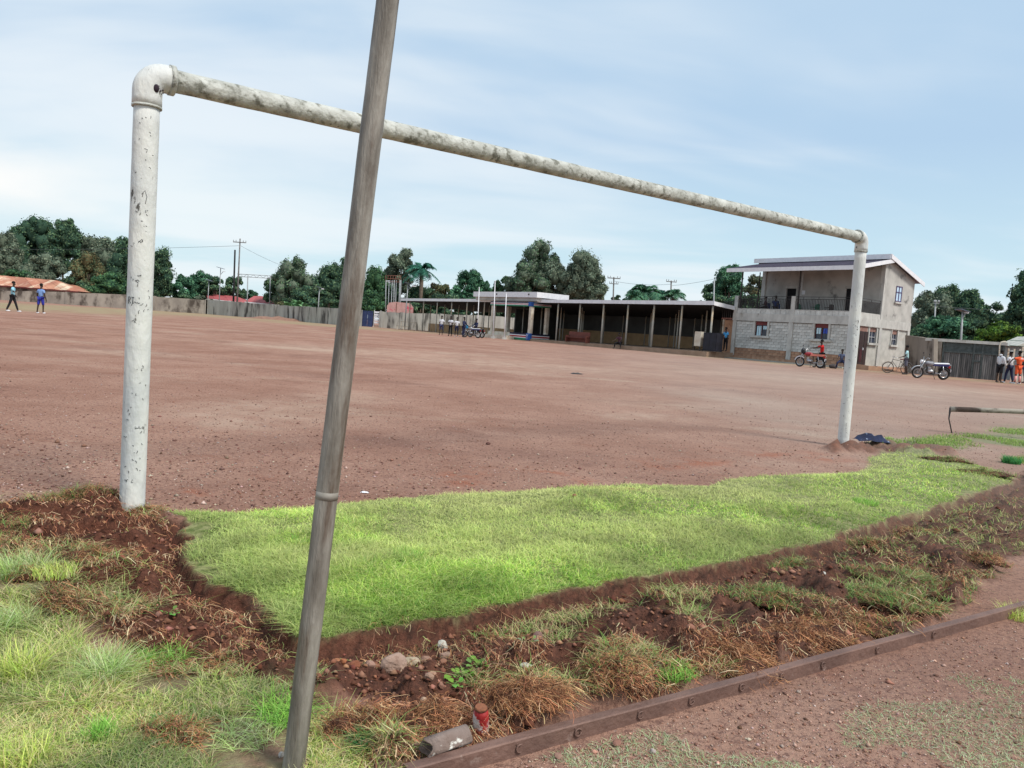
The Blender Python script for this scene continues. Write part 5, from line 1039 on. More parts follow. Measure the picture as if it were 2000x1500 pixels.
# steel frame behind the red roofs
f0 = at(466, 128); fr_ = empty('lattice_frame', (f0.x, f0.y, f0.z), 0, 'open lattice steel frame behind the red roofed houses', 'steel frame'); off = (-f0.x, -f0.y, -f0.z); brn = pm('brown_iron', (.22, .10, .07), (.15, .07, .05))
a, b = P(463, 535, 128), P(552, 540, 128); a2, b2 = P(463, 540, 128), P(552, 545, 128)
for q, s_ in ((a, b), (a2, b2)): MB(off).tube([q, s_], .045, 5).build('chord', galv, fr_)
for i in range(14):
    p1, p2 = (a.lerp(b, i/14), a2.lerp(b2, (i+1)/14)) if i % 2 else (a2.lerp(b2, i/14), a.lerp(b, (i+1)/14)); MB(off).tube([p1, p2], .03, 4).build('brace', galv, fr_)
for px_, mt in ((484, galv), (528, galv), (545, brn), (551, brn)):
    t = P(px_, 539, 128); g_ = at(px_-2, 128); MB(off).tube([g_, t], .09 if mt is galv else .08, 6).build('post', mt, fr_)
# tower of pipes and pink arch
f0 = at(768, 113); tw = empty('pipe_tower', (f0.x, f0.y, f0.z), 0, 'cluster of tall pale pipes carrying a rusty platform before the trees', 'tower'); off = (-f0.x, -f0.y, -f0.z)
tz = P(768, 546, 113).z
for i, px_ in enumerate((752, 757, 762, 768, 771, 777, 781)):
    t = P(px_+2, 547, 113); g_ = at(px_, 113); MB(off).tube([g_, (t.x, t.y+(i % 3)*.5, t.z)], .07, 6).build('pipe', galv, tw)
a = P(753, 538, 113); b = P(783, 539, 113)
for k in (0, .45, .9): MB(off).tube([a-Vector((0, 0, k)), b-Vector((0, 0, k))], .05, 5).build('platform_rail', brn, tw)
for i in range(7): c = a.lerp(b, i/6); MB(off).tube([c, c-Vector((0, 0, .9))], .04, 5).build('platform_post', brn, tw)
for k in range(7): c = P(769, 555+k*6, 112.6); MB(off).tube([c-Vector((.18, 0, 0)), c+Vector((.18, 0, 0))], .03, 4).build('rung', galv, tw)
c = P(781, 612, 104.5); pk = empty('pink_arch', (c.x, c.y, gz(0, 100)), 0, 'pink patterned arched board behind the wall at the shed end', 'board'); z1 = c.z-gz(0, 100)
MB().prism([(-1.75, 0), (-1.8, z1+.9), (-1.5, z1+1.35), (-.7, z1+1.5), (1.3, z1+1.45), (1.75, z1+.9), (1.75, 0)], 0, .3).build('arch_panel', pm('pink_panel', (.60, .36, .32), (.50, .26, .24), 2, .8, c3=(.60, .12, .16), s3=.9, t3=(.55, .62)), pk)
for x in (-.55, .8): MB().box(x, x+.07, -.04, 0, z1, z1+1.42).build('panel_strut', brn, pk)

# ---------------------------------------------------------------- trees
LEAF = vcmat('foliage', .85, .2, .25, .35); bark = pm('bark', (.17, .13, .10), (.10, .08, .06), 3, .95, .4)
DK = [(.045, .095, .06), (.085, .155, .08), (.028, .068, .05), (.14, .21, .11)]; GY = [(.15, .19, .135), (.105, .145, .10), (.23, .26, .18), (.06, .095, .07)]
MD = [(.06, .14, .065), (.10, .19, .08), (.035, .09, .055)]; LM = [(.14, .26, .04), (.20, .32, .06), (.09, .18, .04), (.05, .11, .035)]; OR = [(.17, .14, .07), (.10, .12, .06), (.06, .09, .05)]; TE = [(.038, .11, .07), (.065, .17, .10), (.11, .24, .13)]
treecount = 0
def tree(px, ytop, wpx, Y, ybot, cols, label, nl=None, dens=1.0, open_=.0, group='trees beyond the far wall', name='broadleaf_tree', leafk=1.0, seed=None):
    R2 = np.random.default_rng(seed if seed is not None else int(px*11+ytop*3)); r3 = random.Random(int(px+ytop)); ybot = ybot+min(24, .25*(ybot-ytop))
    cpy = (ytop+ybot)/2; c = P(px, cpy, Y); k = math.hypot(Y, c.x)/F*1.0; k = Y/F
    rx = wpx/2*k; rz = (ybot-ytop)/2*k; b = at(px, Y)
    root = empty(name, (b.x, b.y, b.z), 0, label, 'tree', group); cz = c.z-b.z
    nl = nl or int(16+wpx*(ybot-ytop)/170)
    lob = []
    for i in range(nl):
        for _ in range(60):
            v = R2.uniform(-1, 1, 3)
            if (v**2).sum() < 1 and (v**2).sum() > .12: break
        s_ = R2.uniform(.13, .33); v = v*(1-s_*.6); 
        lob.append((v[0]*rx*(1.0-.15*v[2]), v[1]*rx*.9, cz+v[2]*rz, s_*rx*R2.uniform(.8, 1.1), s_*rz*1.0*R2.uniform(.75, 1.1)))
    lob = np.array(lob); lob[:, 3] = np.minimum(np.maximum(lob[:, 3], lob[:, 4]*.7), lob[:, 4]*1.6)
    n = int(min(10000, wpx*(ybot-ytop)*1.3*dens+600)); li = R2.integers(0, nl, n); d = R2.normal(size=(n, 3)); d[:, 2] = np.abs(d[:, 2])*1.1-.35; d /= np.linalg.norm(d, axis=1)[:, None]
    rr = (R2.uniform(.72, 1.0, n)*np.where(R2.uniform(size=n) < .12, 1.3, 1.08))[:, None]; ctr = lob[li, :3]+d*np.stack([lob[li, 3], lob[li, 3], lob[li, 4]], 1)*rr
    s_ = np.maximum(.16, 2.6*k)*R2.uniform(.6, 1.35, n)*leafk
    nrm = d+R2.normal(0, .55, (n, 3)); nrm /= np.linalg.norm(nrm, axis=1)[:, None]; t1_ = np.cross(nrm, R2.normal(size=(n, 3))); t1_ /= np.linalg.norm(t1_, axis=1)[:, None]; t2_ = np.cross(nrm, t1_)
    V = np.stack([ctr-t1_*s_[:, None]*.8, ctr-t2_*s_[:, None]*.4+nrm*s_[:, None]*.1, ctr+t1_*s_[:, None]*.8, ctr+t2_*s_[:, None]*.4+nrm*s_[:, None]*.1], 1).reshape(-1, 3)
    col = np.array(cols)[R2.integers(0, len(cols), n)]*(.6+.9*R2.uniform(size=(nl, 1))[li])*R2.uniform(.65, 1.4, (n, 1))
    V1, Q1, C1 = [V], [np.arange(4*n).reshape(n, 4)], [np.repeat(col, 4, 0)]
    # inner boughs: lumpy cores inside the lobes
    th = np.linspace(0, 2*np.pi, 9)[:-1]; ph = np.linspace(.05, np.pi-.05, 6); T, E_ = np.meshgrid(th, ph); q = np.array([(i*8+j, i*8+(j+1) % 8, (i+1)*8+(j+1) % 8, (i+1)*8+j) for i in range(5) for j in range(8)]); bs = 4*n
    for l_ in lob:
        f = .74*(1+.25*R2.normal(size=T.shape)*.6)*(1-open_)
        v = np.stack([l_[0]+np.sin(E_)*np.cos(T)*l_[3]*f, l_[1]+np.sin(E_)*np.sin(T)*l_[3]*f, l_[2]+np.cos(E_)*l_[4]*f], 2).reshape(-1, 3); V1.append(v); Q1.append(q+bs); bs += len(v); C1.append(np.tile(np.array(cols)[0]*.9, (len(v), 1)))
    cr_ = npmesh('crown', np.concatenate(V1), np.concatenate(Q1), LEAF, np.concatenate(C1), root); cr_['kind'] = 'stuff'
    m = MB(); h = cz; r0 = max(.18, rx*.06); m.tube([(0, 0, -.2), (r3.uniform(-.3, .3), 0, h*.35), (r3.uniform(-.4, .4), 0, h*.8), (0, 0, h+rz*.3)], [r0*1.3, r0, r0*.75, r0*.3], 8); m.build('trunk', bark, root)
    for i in range(4):
        l_ = lob[r3.randrange(nl)]; m = MB(); m.tube([(0, 0, h*.5), (l_[0]*.45, l_[1]*.45, h*.5+(l_[2]-h*.5)*.6), (l_[0], l_[1], l_[2])], [r0*.6, r0*.4, r0*.12], 6); m.build('limb', bark, root)
    return root
T_ = tree
T_(-40, 468, 120, 150, 580, DK, 'dark tree cut by the left frame edge'); T_(8, 455, 70, 138, 545, GY, 'greyish tree just inside the left frame edge'); T_(70, 424, 110, 150, 540, DK, 'tallest dark tree of the left grove, left crown'); T_(122, 420, 62, 142, 515, DK, 'domed dark crown rising highest in the left grove')
T_(178, 450, 66, 146, 560, GY, 'olive grey tree on the right shoulder of the left grove'); T_(85, 492, 95, 132, 570, GY, 'lower grey green tree in front of the left grove'); T_(168, 492, 66, 130, 580, OR, 'tree with browning olive top in the left grove'); T_(208, 462, 55, 148, 575, GY, 'pale twiggy tree left of the left goal post')
T_(240, 466, 55, 140, 590, DK, 'dark tree partly hidden by the left goal post'); T_(215, 530, 85, 128, 590, MD, 'bushy undergrowth tree low beside the left goal post'); T_(140, 540, 80, 127, 592, DK, 'low dark shrubby tree behind the rusty roof'); T_(45, 525, 90, 130, 562, MD, 'low bright shrubby tree above the rusty roof')
T_(274, 470, 50, 140, 590, DK, 'dark tree right behind the left goal post'); T_(313, 482, 46, 132, 575, DK, 'slim dark tree just right of the left goal post', open_=.15); T_(358, 532, 55, 135, 585, TE, 'teal green low tree right of the slim dark one'); T_(392, 529, 62, 142, 585, TE, 'rounded green tree behind the two small lamps')
T_(418, 540, 56, 140, 582, DK, 'dark crown between the lamps and the black pole'); T_(455, 538, 42, 142, 585, DK, 'small dark crown behind the black pole'); T_(484, 562, 36, 145, 590, TE, 'small round green tree right of the utility pole')
T_(572, 502, 92, 128, 600, GY[:2]+DK, 'large rounded blue grey tree behind the banana plants'); T_(540, 535, 56, 132, 590, DK, 'dark tree left flank of the large rounded one'); T_(640, 508, 84, 132, 610, DK, 'broad dark tree left of the leaning pole top half', open_=.1); T_(600, 560, 110, 122, 604, DK, 'dark undergrowth behind the wall near the slim lamp'); T_(672, 500, 62, 136, 560, DK, 'tree half hidden by the leaning pole', open_=.1)
T_(728, 520, 60, 120, 605, MD, 'mid green tree right of the leaning pole', open_=.1); T_(722, 565, 54, 112, 612, MD, 'bright green bushy tree above the blue gate'); T_(776, 482, 68, 126, 560, GY, 'tall grey green tree left of the oil palm'); T_(748, 545, 80, 122, 600, DK, 'dark tree behind the pipe tower'); T_(818, 552, 92, 122, 612, DK, 'dark mass of foliage under the oil palm'); T_(852, 545, 50, 118, 600, OR, 'brownish green tree right of the oil palm')
T_(912, 522, 74, 128, 590, TE, 'teal green tree alone above the shed roof', open_=.12); T_(886, 556, 50, 122, 592, TE, 'lower left part tree beside the teal tree'); T_(940, 545, 40, 130, 590, TE, 'small tree at the right of the teal tree'); T_(975, 532, 46, 124, 590, MD, 'small tree between teal tree and the tall twin trees')
T_(1045, 466, 84, 120, 560, GY[:2]+DK[:2], 'tallest tree of the pair above the shed parapet', open_=.12); T_(1022, 508, 92, 116, 585, GY[:2]+DK, 'lower left crown below the tallest central tree'); T_(1072, 510, 80, 118, 590, GY, 'olive grey crown under the tallest central tree'); T_(1128, 486, 92, 116, 592, GY, 'wide grey blue tree right of the tallest central tree', open_=.08); T_(1150, 530, 66, 114, 594, GY, 'lower right crown of the twin trees')
T_(1215, 576, 70, 125, 594, DK, 'low dark hedge like tree behind the far double armed pole'); T_(1412, 512, 62, 98, 590, TE, 'dark teal tree left of the house roof', open_=.1); T_(1388, 545, 52, 100, 592, DK, 'darker lower tree behind the grey post'); T_(1468, 533, 70, 88, 600, OR+GY, 'brown grey tree seen through the balcony'); T_(1455, 575, 90, 84, 612, DK, 'dark low tree seen through the balcony railing')
T_(1805, 562, 80, 74, 668, GY, 'grey green tree touching the right corner of the house'); T_(1840, 553, 90, 88, 660, DK, 'dark crown highest among trees right of the house'); T_(1880, 562, 66, 84, 650, DK, 'dark rounded tree behind the solar lamp'); T_(1925, 588, 76, 90, 655, DK, 'dark low crown in the gap of the right trees'); T_(1832, 618, 110, 66, 672, TE, 'bushy teal green tree behind the plank gate', leafk=1.1); T_(1790, 640, 60, 64, 690, DK, 'dark shrubby tree against the house wall')
T_(1945, 628, 100, 62, 680, LM, 'lime green bushy tree above the plank gate', leafk=1.2, nl=46); T_(1998, 518, 88, 72, 640, DK, 'large dark tree at the right frame edge', leafk=1.1); T_(2080, 530, 120, 70, 650, DK, 'dark tree outside the right frame edge'); T_(1975, 600, 70, 76, 655, DK, 'dark lower foliage tree under the large right tree')

for i_, (px_, yt_, w_, Y_t, yb_, cl_, lb_) in enumerate([(350, 572, 90, 125, 600, DK, 'low dark scrub behind the wall between posts and lamps'), (500, 586, 60, 150, 604, DK, 'low scrub behind the red roofs'), (870, 572, 90, 110, 625, DK, 'dark scrub seen through the left end of the shed'), (820, 585, 70, 109, 625, DK, 'dark scrub at the foot of the oil palm'),
    (935, 575, 90, 111, 630, DK, 'dark scrub seen between flagpoles through the shed'), (1000, 580, 90, 112, 632, DK, 'dark scrub seen through the porch'), (690, 575, 80, 112, 612, DK, 'low dark bushes around the leaning pole line'), (640, 580, 80, 110, 606, DK, 'low dark bushes right of the slim lamp'), (1400, 570, 100, 84, 612, DK, 'low dark bushes behind the house end of the shed'), (1880, 615, 110, 74, 668, DK, 'dark bushes behind the street lamp'), (1820, 620, 90, 72, 680, DK, 'dark bushes between house and wall')]):
    T_(px_, yt_, w_, Y_t, yb_, cl_, lb_, name='scrub_tree')
def palm(px, ytop, yc, rpx, Y, label, nf=24, cols=TE, trunkw=.28, up=.35):
    c = P(px, yc, Y); b = at(px-(at(px, Y).x-at(px, Y).x), Y); b = Vector((c.x, Y, gz(0, Y))); root = empty('oil_palm', tuple(b), 0, label, 'palm tree', 'palms beyond the shed'); h = c.z-b.z; k = Y/F
    MB().tube([(0, 0, -.2), (.1, 0, h*.5), (0, 0, h)], [trunkw*1.3, trunkw, trunkw*1.2], 8).build('trunk', bark, root)
    R2 = np.random.default_rng(int(px)); L_ = rpx*k
    for i in range(nf):
        a = 2*math.pi*i/nf*2.4; el_ = R2.uniform(-.15, 1.25) if h > 7 else R2.uniform(.3, 1.45); n = 15; pts = []
        for j in range(n):
            t = j/(n-1); pts.append(np.array([math.cos(a)*math.cos(el_)*L_*t*1.15, math.sin(a)*math.cos(el_)*L_*t*1.15, h+(math.sin(el_)*t*1.1-.75*t*t)*L_+.1]))
        V = []; Q = []; pts = np.array(pts)
        for j in range(1, n-1):
            d = pts[j+1]-pts[j-1]; d /= np.linalg.norm(d); sd_ = np.cross(d, [0, 0, 1]); sd_ /= np.linalg.norm(sd_)+1e-6; ll = L_*.30*math.sin(math.pi*(.15+.8*j/n))
            for s_ in (-1, 1):
                for q_ in (0, .5):
                    o_ = pts[j]+d*q_*L_/n; tip = o_+sd_*s_*ll*.8+d*ll*.55-np.array([0, 0, ll*R2.uniform(.15, .6)]); w_ = d*L_*.028; bsi = len(V); V += [o_-w_, o_+w_, tip+w_*.3, tip-w_*.3]; Q.append((bsi, bsi+1, bsi+2, bsi+3))
        col = np.array(cols)[R2.integers(0, len(cols), len(V)//4)]*R2.uniform(.8, 1.3, (len(V)//4, 1)); npmesh('frond', np.array(V), np.array(Q), LEAF, np.repeat(col, 4, 0), root)
    return root
PT = [(.03, .13, .09), (.045, .17, .11), (.02, .09, .07)]
palm(824, 492, 527, 36, 118, 'oil palm with arching fronds left of the shed roof', cols=PT); palm(1262, 550, 574, 46, 108, 'large leafy palm left of the far single armed pole', 30, cols=TE); palm(1238, 575, 584, 32, 106, 'small palm at the left of the leafy palm', 18, cols=TE); palm(1316, 560, 580, 32, 106, 'palm at the right of the far single armed pole', 22, cols=TE); palm(1292, 560, 578, 30, 112, 'thin palm just left of the far single armed pole', 14, cols=PT)
def banana(px, py, Y, s, n, label):
    b = at(px, Y); z = P(px, py, Y).z-b.z; root = empty('banana_plant', (b.x, b.y, b.z), 0, label, 'banana plant', 'banana plants behind the wall'); R2 = random.Random(px)
    MB().tube([(0, 0, 0), (0, 0, z-s*.3)], [.2, .12], 8).build('stem', pm('banana_stem', (.2, .26, .1)), root)
    for i in range(n):
        a = R2.uniform(0, 6.28); el_ = R2.uniform(.5, 1.4); V = []; 
        for j in range(7):
            t = j/6; c = Vector((math.cos(a)*math.cos(el_)*s*t, math.sin(a)*math.cos(el_)*s*t, z-s*.3+(math.sin(el_)*t*1.2-.7*t*t)*s)); q = Vector((-math.sin(a), math.cos(a), 0))*s*.17*math.sin(math.pi*min(1, t+.08))**.6; V += [c-q-Vector((0, 0, q.length*.4)), c, c+q-Vector((0, 0, q.length*.4))]
        Q = [(j*3+e_, j*3+e_+1, j*3+e_+4, j*3+e_+3) for j in range(6) for e_ in (0, 1)]; cc = R2.choice([(.16, .30, .13), (.22, .38, .18), (.10, .22, .10)]); npmesh('leaf', np.array([tuple(v) for v in V]), np.array(Q), LEAF, np.tile(cc, (len(V), 1)), root)
banana(562, 594, 112, 2.4, 9, 'banana plant at the right of the red roofed house'); banana(578, 592, 113, 2.8, 10, 'largest banana plant in the middle of the clump'); banana(594, 597, 111, 2.0, 8, 'small banana plant at the right end of the clump')
tree(548, 590, 26, 110, 608, OR, 'brown creeper bush spilling over the wall by the banana plants', nl=6, name='creeper_bush'); tree(395, 576, 40, 119, 594, GY, 'dry creeper lying on the wall top below the small lamp', nl=8, name='creeper_bush')

# ---------------------------------------------------------------- people
def skinmesh(name, vs, es, rs, mat, parent, sub=1):
    me = bpy.data.meshes.new(name); me.from_pydata([tuple(v) for v in vs], es, []); o = bpy.data.objects.new(name, me); scn.collection.objects.link(o)
    md = o.modifiers.new('Skin', 'SKIN'); md.branch_smoothing = .6; md.use_smooth_shade = True
    sv = me.skin_vertices[0].data
    for i, r in enumerate(rs): sv[i].radius = (r, r) if isinstance(r, (int, float)) else r
    sv[0].use_root = True; ss = o.modifiers.new('Sub', 'SUBSURF'); ss.levels = sub; ss.render_levels = sub
    dg_ = bpy.context.evaluated_depsgraph_get(); m2 = bpy.data.meshes.new_from_object(o.evaluated_get(dg_)); o.modifiers.clear(); old = o.data; o.data = m2; m2.name = name; bpy.data.meshes.remove(old)
    m2.materials.clear(); m2.materials.append(mat); m2.polygons.foreach_set('use_smooth', np.ones(len(m2.polygons), bool))
    if parent: o.parent = parent
    return o
CL = lambda n, c: pm('cloth_'+n, c, tuple(v*.75 for v in c), 8, .85, .2, 20)
def person(loc, heading, label, shirt, pants, legs=((.0, .06, .0), (.0, .06, .0)), arms=((.05, .12, .15), (.05, .12, .15)), lean=0., short=False, sleeves='short', shoes='dark', head=(0, 0), hgt=1.72, seat=None, hat=None, z=None, extra=None, group=None, hood=False):
    s = hgt/1.72; root = empty('person', tuple(loc), heading, label, 'person', group)
    J = {}; J['pel'] = Vector((0, 0, .95)); up = Vector((0, math.sin(lean), math.cos(lean)))
    J['sp'] = J['pel']+up*.18; J['ch'] = J['pel']+up*.38; J['nk'] = J['pel']+up*.53; J['n2'] = J['nk']+up*.06+Vector((0, .01, 0))
    hd = Vector((head[0], head[1], 0)); J['jw'] = J['n2']+Vector((0, .03, .06))+hd*.5; J['hm'] = J['jw']+Vector((0, -.012, .085))+hd*.4; J['ht'] = J['hm']+Vector((0, -.005, .06)); J['nose'] = J['jw']+Vector((0, .085, .035))
    for k, sx in (('L', -1), ('R', 1)):
        f, ab, kn = legs[0 if sx < 0 else 1]; hp = J['pel']+Vector((sx*.09, 0, -.04)); J['hip'+k] = hp
        d = Vector((sx*math.sin(ab), math.sin(f)*math.cos(ab), -math.cos(f)*math.cos(ab))); J['kn'+k] = hp+d*.42; g_ = f-kn; d2 = Vector((sx*math.sin(ab)*.5, math.sin(g_), -math.cos(g_))).normalized(); J['an'+k] = J['kn'+k]+d2*.41
        ft = Vector((sx*.03, math.cos(g_*.5), -math.sin(max(-.5, g_))*0+math.sin(-g_)*-.0)).normalized(); J['he'+k] = J['an'+k]+Vector((0, -.03, -.045)); J['toe'+k] = J['an'+k]+Vector((sx*.02, .15, -.05))
        f, ab, eb = arms[0 if sx < 0 else 1]; sh = J['ch']+Vector((sx*.175, 0, 0))+up*.07; J['sh'+k] = sh
        d = Vector((sx*math.sin(ab), math.sin(f)*math.cos(ab), -math.cos(f)*math.cos(ab))); J['el'+k] = sh+d*.28; g_ = f+eb; inn = -.0 if eb < 1.4 else -.6; d2 = Vector((sx*(math.sin(ab)*.6+inn), math.sin(g_), -math.cos(g_))).normalized(); J['wr'+k] = J['el'+k]+d2*.25; J['pa'+k] = J['wr'+k]+d2*.075
        q = d2.cross(Vector((0, 0, 1))); q = (q if q.length > .1 else Vector((0, 1, 0))).normalized()
        for i in range(4):
            J['f%da%s' % (i, k)] = J['pa'+k]+d2*.035+q*(.013*(i-1.5)); J['f%db%s' % (i, k)] = J['f%da%s' % (i, k)]+(d2+Vector((0, 0, -.35))).normalized()*(.055-.006*abs(i-1.4))
        J['tm'+k] = J['pa'+k]-d2*.02+q*.045*sx+d2*.03
    mz = min(J['toeL'].z, J['toeR'].z)-.028; dz = (seat-J['pel'].z*s+.12*s) if seat is not None else -mz*s
    for k in J: J[k] = J[k]*s+Vector((0, 0, dz))
    def sk(name, chain, mat, sub=1):
        names = list(dict.fromkeys([n for c in chain for n in c[0].split()])); R = {}
        for c, rs_ in chain:
            for n, r in zip(c.split(), rs_): R[n] = r*s
        es = []
        for c, _ in chain:
            w_ = c.split(); es += [(names.index(w_[i]), names.index(w_[i+1])) for i in range(len(w_)-1)]
        es = list(dict.fromkeys(es)); return skinmesh(name, [J[n] for n in names], es, [R[n] for n in names], mat, root, sub)
    ch = [('pel sp ch nk n2 jw hm ht', (.105, .10, .115, .065, .05, .07, .092, .06)), ('jw nose', (.07, .016))]
    for k in 'LR':
        ch += [('pel hip%s kn%s an%s he%s' % (k, k, k, k), (.105, .08, .052, .036, .03)), ('an%s toe%s' % (k, k), (.036, .028)), ('ch sh%s el%s wr%s pa%s' % (k, k, k, k), (.115, .058, .038, .026, .03)), ('pa%s tm%s' % (k, k), (.03, .010))]
        ch += [('pa%s f%da%s f%db%s' % (k, i, k, i, k), (.03, .0095, .008)) for i in range(4)]
    sk('body', ch, skin)
    e_ = {'short': .55, 'long': 1.0, 'none': .15}[sleeves]
    for k in 'LR':
        J['sl'+k] = J['sh'+k].lerp(J['el'+k], min(1, e_*1.3)) if e_ < 1 else J['wr'+k]; J['hm2'] = J['pel']+Vector((0, 0, -.03*s))
    cs = [('hm2 sp ch nk', (.145, .128, .145, .07))]
    for k in 'LR': cs.append(('ch sh%s %s sl%s' % (k, 'el'+k if e_ == 1 else '', k), (.145, .082, .06, .045) if e_ == 1 else (.145, .082, .064)))
    if e_ < 1: cs = [cs[0]]+[('ch sh%s sl%s' % (k, k), (.145, .082, .064)) for k in 'LR']
    sk('shirt', cs, CL(*shirt))
    cp = []
    for k in 'LR':
        J['cu'+k] = J['kn'+k] if short else J['an'+k]+Vector((0, 0, .03*s))
        cp.append((('pel hip%s cu%s' % (k, k)) if short else ('pel hip%s kn%s cu%s' % (k, k, k)), (.125, .10, .075) if short else (.125, .10, .07, .055)))
    sk('trousers', cp, CL(*pants))
    hh_ = J['hm'].lerp(J['ht'], .55); MB().ell(hh_+Vector((0, -.02*s, .012*s)), (.092*s, .10*s, .085*s), 10, 7).build('hair', hairm, root)
    for sx in (-1, 1): MB().ell(J['hm']+Vector((sx*.032*s, .083*s, -.012*s)), .011*s, 6, 4).build('eye', pm('eye_white', (.5, .5, .48)), root); MB().ell(J['jw']+Vector((sx*.088*s, -.01*s, .06*s)), (.012*s, .02*s, .03*s), 6, 4).build('ear', skin, root)
    MB().box(-.025*s, .025*s, .068*s, .078*s, -.012*s, -.004*s, Matrix.Translation(J['jw'])).build('mouth', pm('lips', (.10, .04, .035)), root)
    shm = {'white': whitep, 'dark': ironm, 'pink': pm('pink_sock', (.80, .35, .33)), 'none': None}[shoes]
    if shm:
        for k in 'LR': MB().ell(J['an'+k].lerp(J['toe'+k], .5)+Vector((0, 0, -.02*s)), (.048*s, .125*s, .045*s), 10, 6).build('shoe', shm, root)
    if hat: MB().tube([J['ht']+Vector((0, 0, -.0)), J['ht']+Vector((0, 0, .015)), J['ht']+Vector((0, 0, .02)), J['ht']+Vector((0, 0, .09))], [.19, .18, .10, .085], 14).build('hat', pm('hat_grey', (.25, .25, .24)), root)
    if hood: MB().ell(J['nk']+Vector((0, -.05, .03)), (.10, .07, .06), 10, 6).build('hood', CL(*shirt), root)
    if extra: extra(root, J)
    return root
PI = math.pi
WH = ('white', (.72, .73, .78)); NV = ('navy', (.02, .025, .07)); BK = ('black', (.015, .014, .018)); LB = ('light_blue', (.32, .62, .75)); SB = ('sky_blue', (.22, .36, .68)); RD = ('red', (.62, .02, .02)); ORG = ('orange', (.80, .12, .04)); GYc = ('grey', (.12, .12, .16)); DB = ('denim', (.05, .06, .14)); BL = ('royal_blue', (.03, .04, .35)); TL = ('pale_teal', (.50, .76, .80)); WR = ('dark_wine', (.10, .04, .06))
def at2(px, Y): b = at(px, Y); return (b.x, b.y, b.z)
person(at2(24, 45), -PI*.42, 'man in light blue bib and black trousers walking at the far left', LB, BK, ((.32, .05, .05), (-.25, .05, .12)), ((-.35, .25, 1.0), (.5, .2, 1.7)), shoes='white', lean=.04)
person(at2(79, 45), -.1, 'player in sky blue shirt and dark blue shorts, seen from behind', SB, BL, ((-.1, .09, .05), (.15, .07, .2)), ((.0, .2, .35), (.0, .2, .35)), short=True, shoes='white', hgt=1.68)
person(at2(861, 70), PI*.95, 'leftmost man in white shirt and dark shorts before the shed', WH, DB, ((.0, .05, 0), (.0, .05, 0)), ((.05, .2, .2), (.0, .1, .1)), short=True, shoes='none')
person(at2(879, 69.5), PI*.9, 'man in white shirt with folded arms and black trousers', WH, BK, arms=((.3, .1, 1.7), (.3, .1, 1.7)))
person(at2(891, 69), PI*1.02, 'man in white shirt and navy shorts left of the navy jacket', WH, NV, arms=((.0, .2, .2), (.0, .15, .25)), short=True, shoes='white', hgt=1.66)
person(at2(904.5, 68.5), -PI*.65, 'man in dark navy jacket standing behind the blue motorcycle', NV, NV, arms=((.4, .15, .7), (.4, .15, .7)), sleeves='long')
person(at2(929, 70.5), PI*.75, 'man in dark clothes sitting by the rear of the blue motorcycle', NV, BK, ((1.4, .1, 1.4), (1.4, .1, 1.4)), ((.6, .1, .6), (.6, .1, .6)), seat=.78, sleeves='long')
pp = lp(-8.55, -1.0, floorz(-8.6)-.12); person((pp.x, pp.y, gz(0, 60)), hang-PI*.9, 'dark dressed man crouching on the shed platform edge', WR, BK, ((1.7, .35, 1.7), (1.6, .3, 1.6)), ((.7, .25, .5), (.7, .25, .5)), lean=.35, seat=.42)
pp = lp(.75, .9, floorz(.4)); person((pp.x, pp.y, floorz(.3)), hang+PI, 'person in bright blue shirt half hidden by the orange column', ('bright_blue', (.10, .42, .80)), BK, lean=.1)
bpy.context.view_layer.update()
def hl(x, y, z): return house.matrix_world @ Vector((x, y, z-HZ))
chairm = pm('green_plastic', (.02, .16, .09), (.015, .12, .07), 4, .5); chairb = pm('blue_plastic', (.03, .05, .16), (.02, .035, .12), 4, .5)
def chair(loc, rz, mat_, label):
    o = empty('plastic_chair', tuple(loc), rz, label, 'chair', 'plastic chairs on the balcony'); MB().box(-.22, .22, -.22, .22, .41, .45).build('seat', mat_, o)
    m = MB(); m.prism([(-.24, .45), (.24, .45), (.22, .80), (.12, .88), (-.12, .88), (-.22, .80)], -.25, -.21); m.build('backrest', mat_, o)
    for x in (-.21, .17):
        for y in (-.21, .17): MB().box(x, x+.04, y, y+.04, 0, .41).build('leg', mat_, o)
        MB().box(x, x+.04, -.2, .2, .62, .65).build('armrest', mat_, o)
for (x, y, mt, lb) in ((2.05, 1.0, chairb, 'blue chair of the left person on the balcony'), (2.75, 1.2, chairb, 'blue chair of the right person on the balcony'), (4.35, 1.4, chairm, 'green chair by the open balcony door'), (6.0, 1.2, chairm, 'green chair low behind the balcony railing'), (7.0, 1.3, MATS['dark_cloth'] if 'dark_cloth' in MATS else ironm, 'dark chair behind the balcony railing near the goal post')): chair(hl(x, y, 3.6), hang+PI*.9, mt, lb)
person(hl(2.05, 1.0, 3.6), hang+PI*.75, 'left of two people seated on the balcony, in dark wine shirt', WR, BK, ((1.5, .1, 1.4), (1.5, .1, 1.4)), ((.4, .1, .9), (.4, .1, .9)), seat=.46, hgt=1.6)
person(hl(2.75, 1.2, 3.6), hang+PI*.1, 'right of two people seated on the balcony, in dark blue shirt', ('deep_blue', (.02, .05, .16)), BK, ((1.5, .1, 1.4), (1.5, .1, 1.4)), ((.4, .1, .9), (.4, .1, .9)), seat=.46)
person(at2(1603, 46.3), PI*.52, 'man in red shirt pushing the red motorcycle beside the house', RD, BK, ((.55, .05, .1), (-.35, .05, .1)), ((1.15, .08, .25), (1.15, .08, .25)), lean=.12)
person(at2(1642, 47.5), PI*.85, 'child in striped navy shirt sitting on the ground kerb by the house', ('striped_navy', (.10, .12, .20)), NV, ((1.3, .35, 1.35), (1.3, .35, 1.35)), ((.5, .2, .8), (.5, .2, .8)), seat=.42, hgt=1.45)
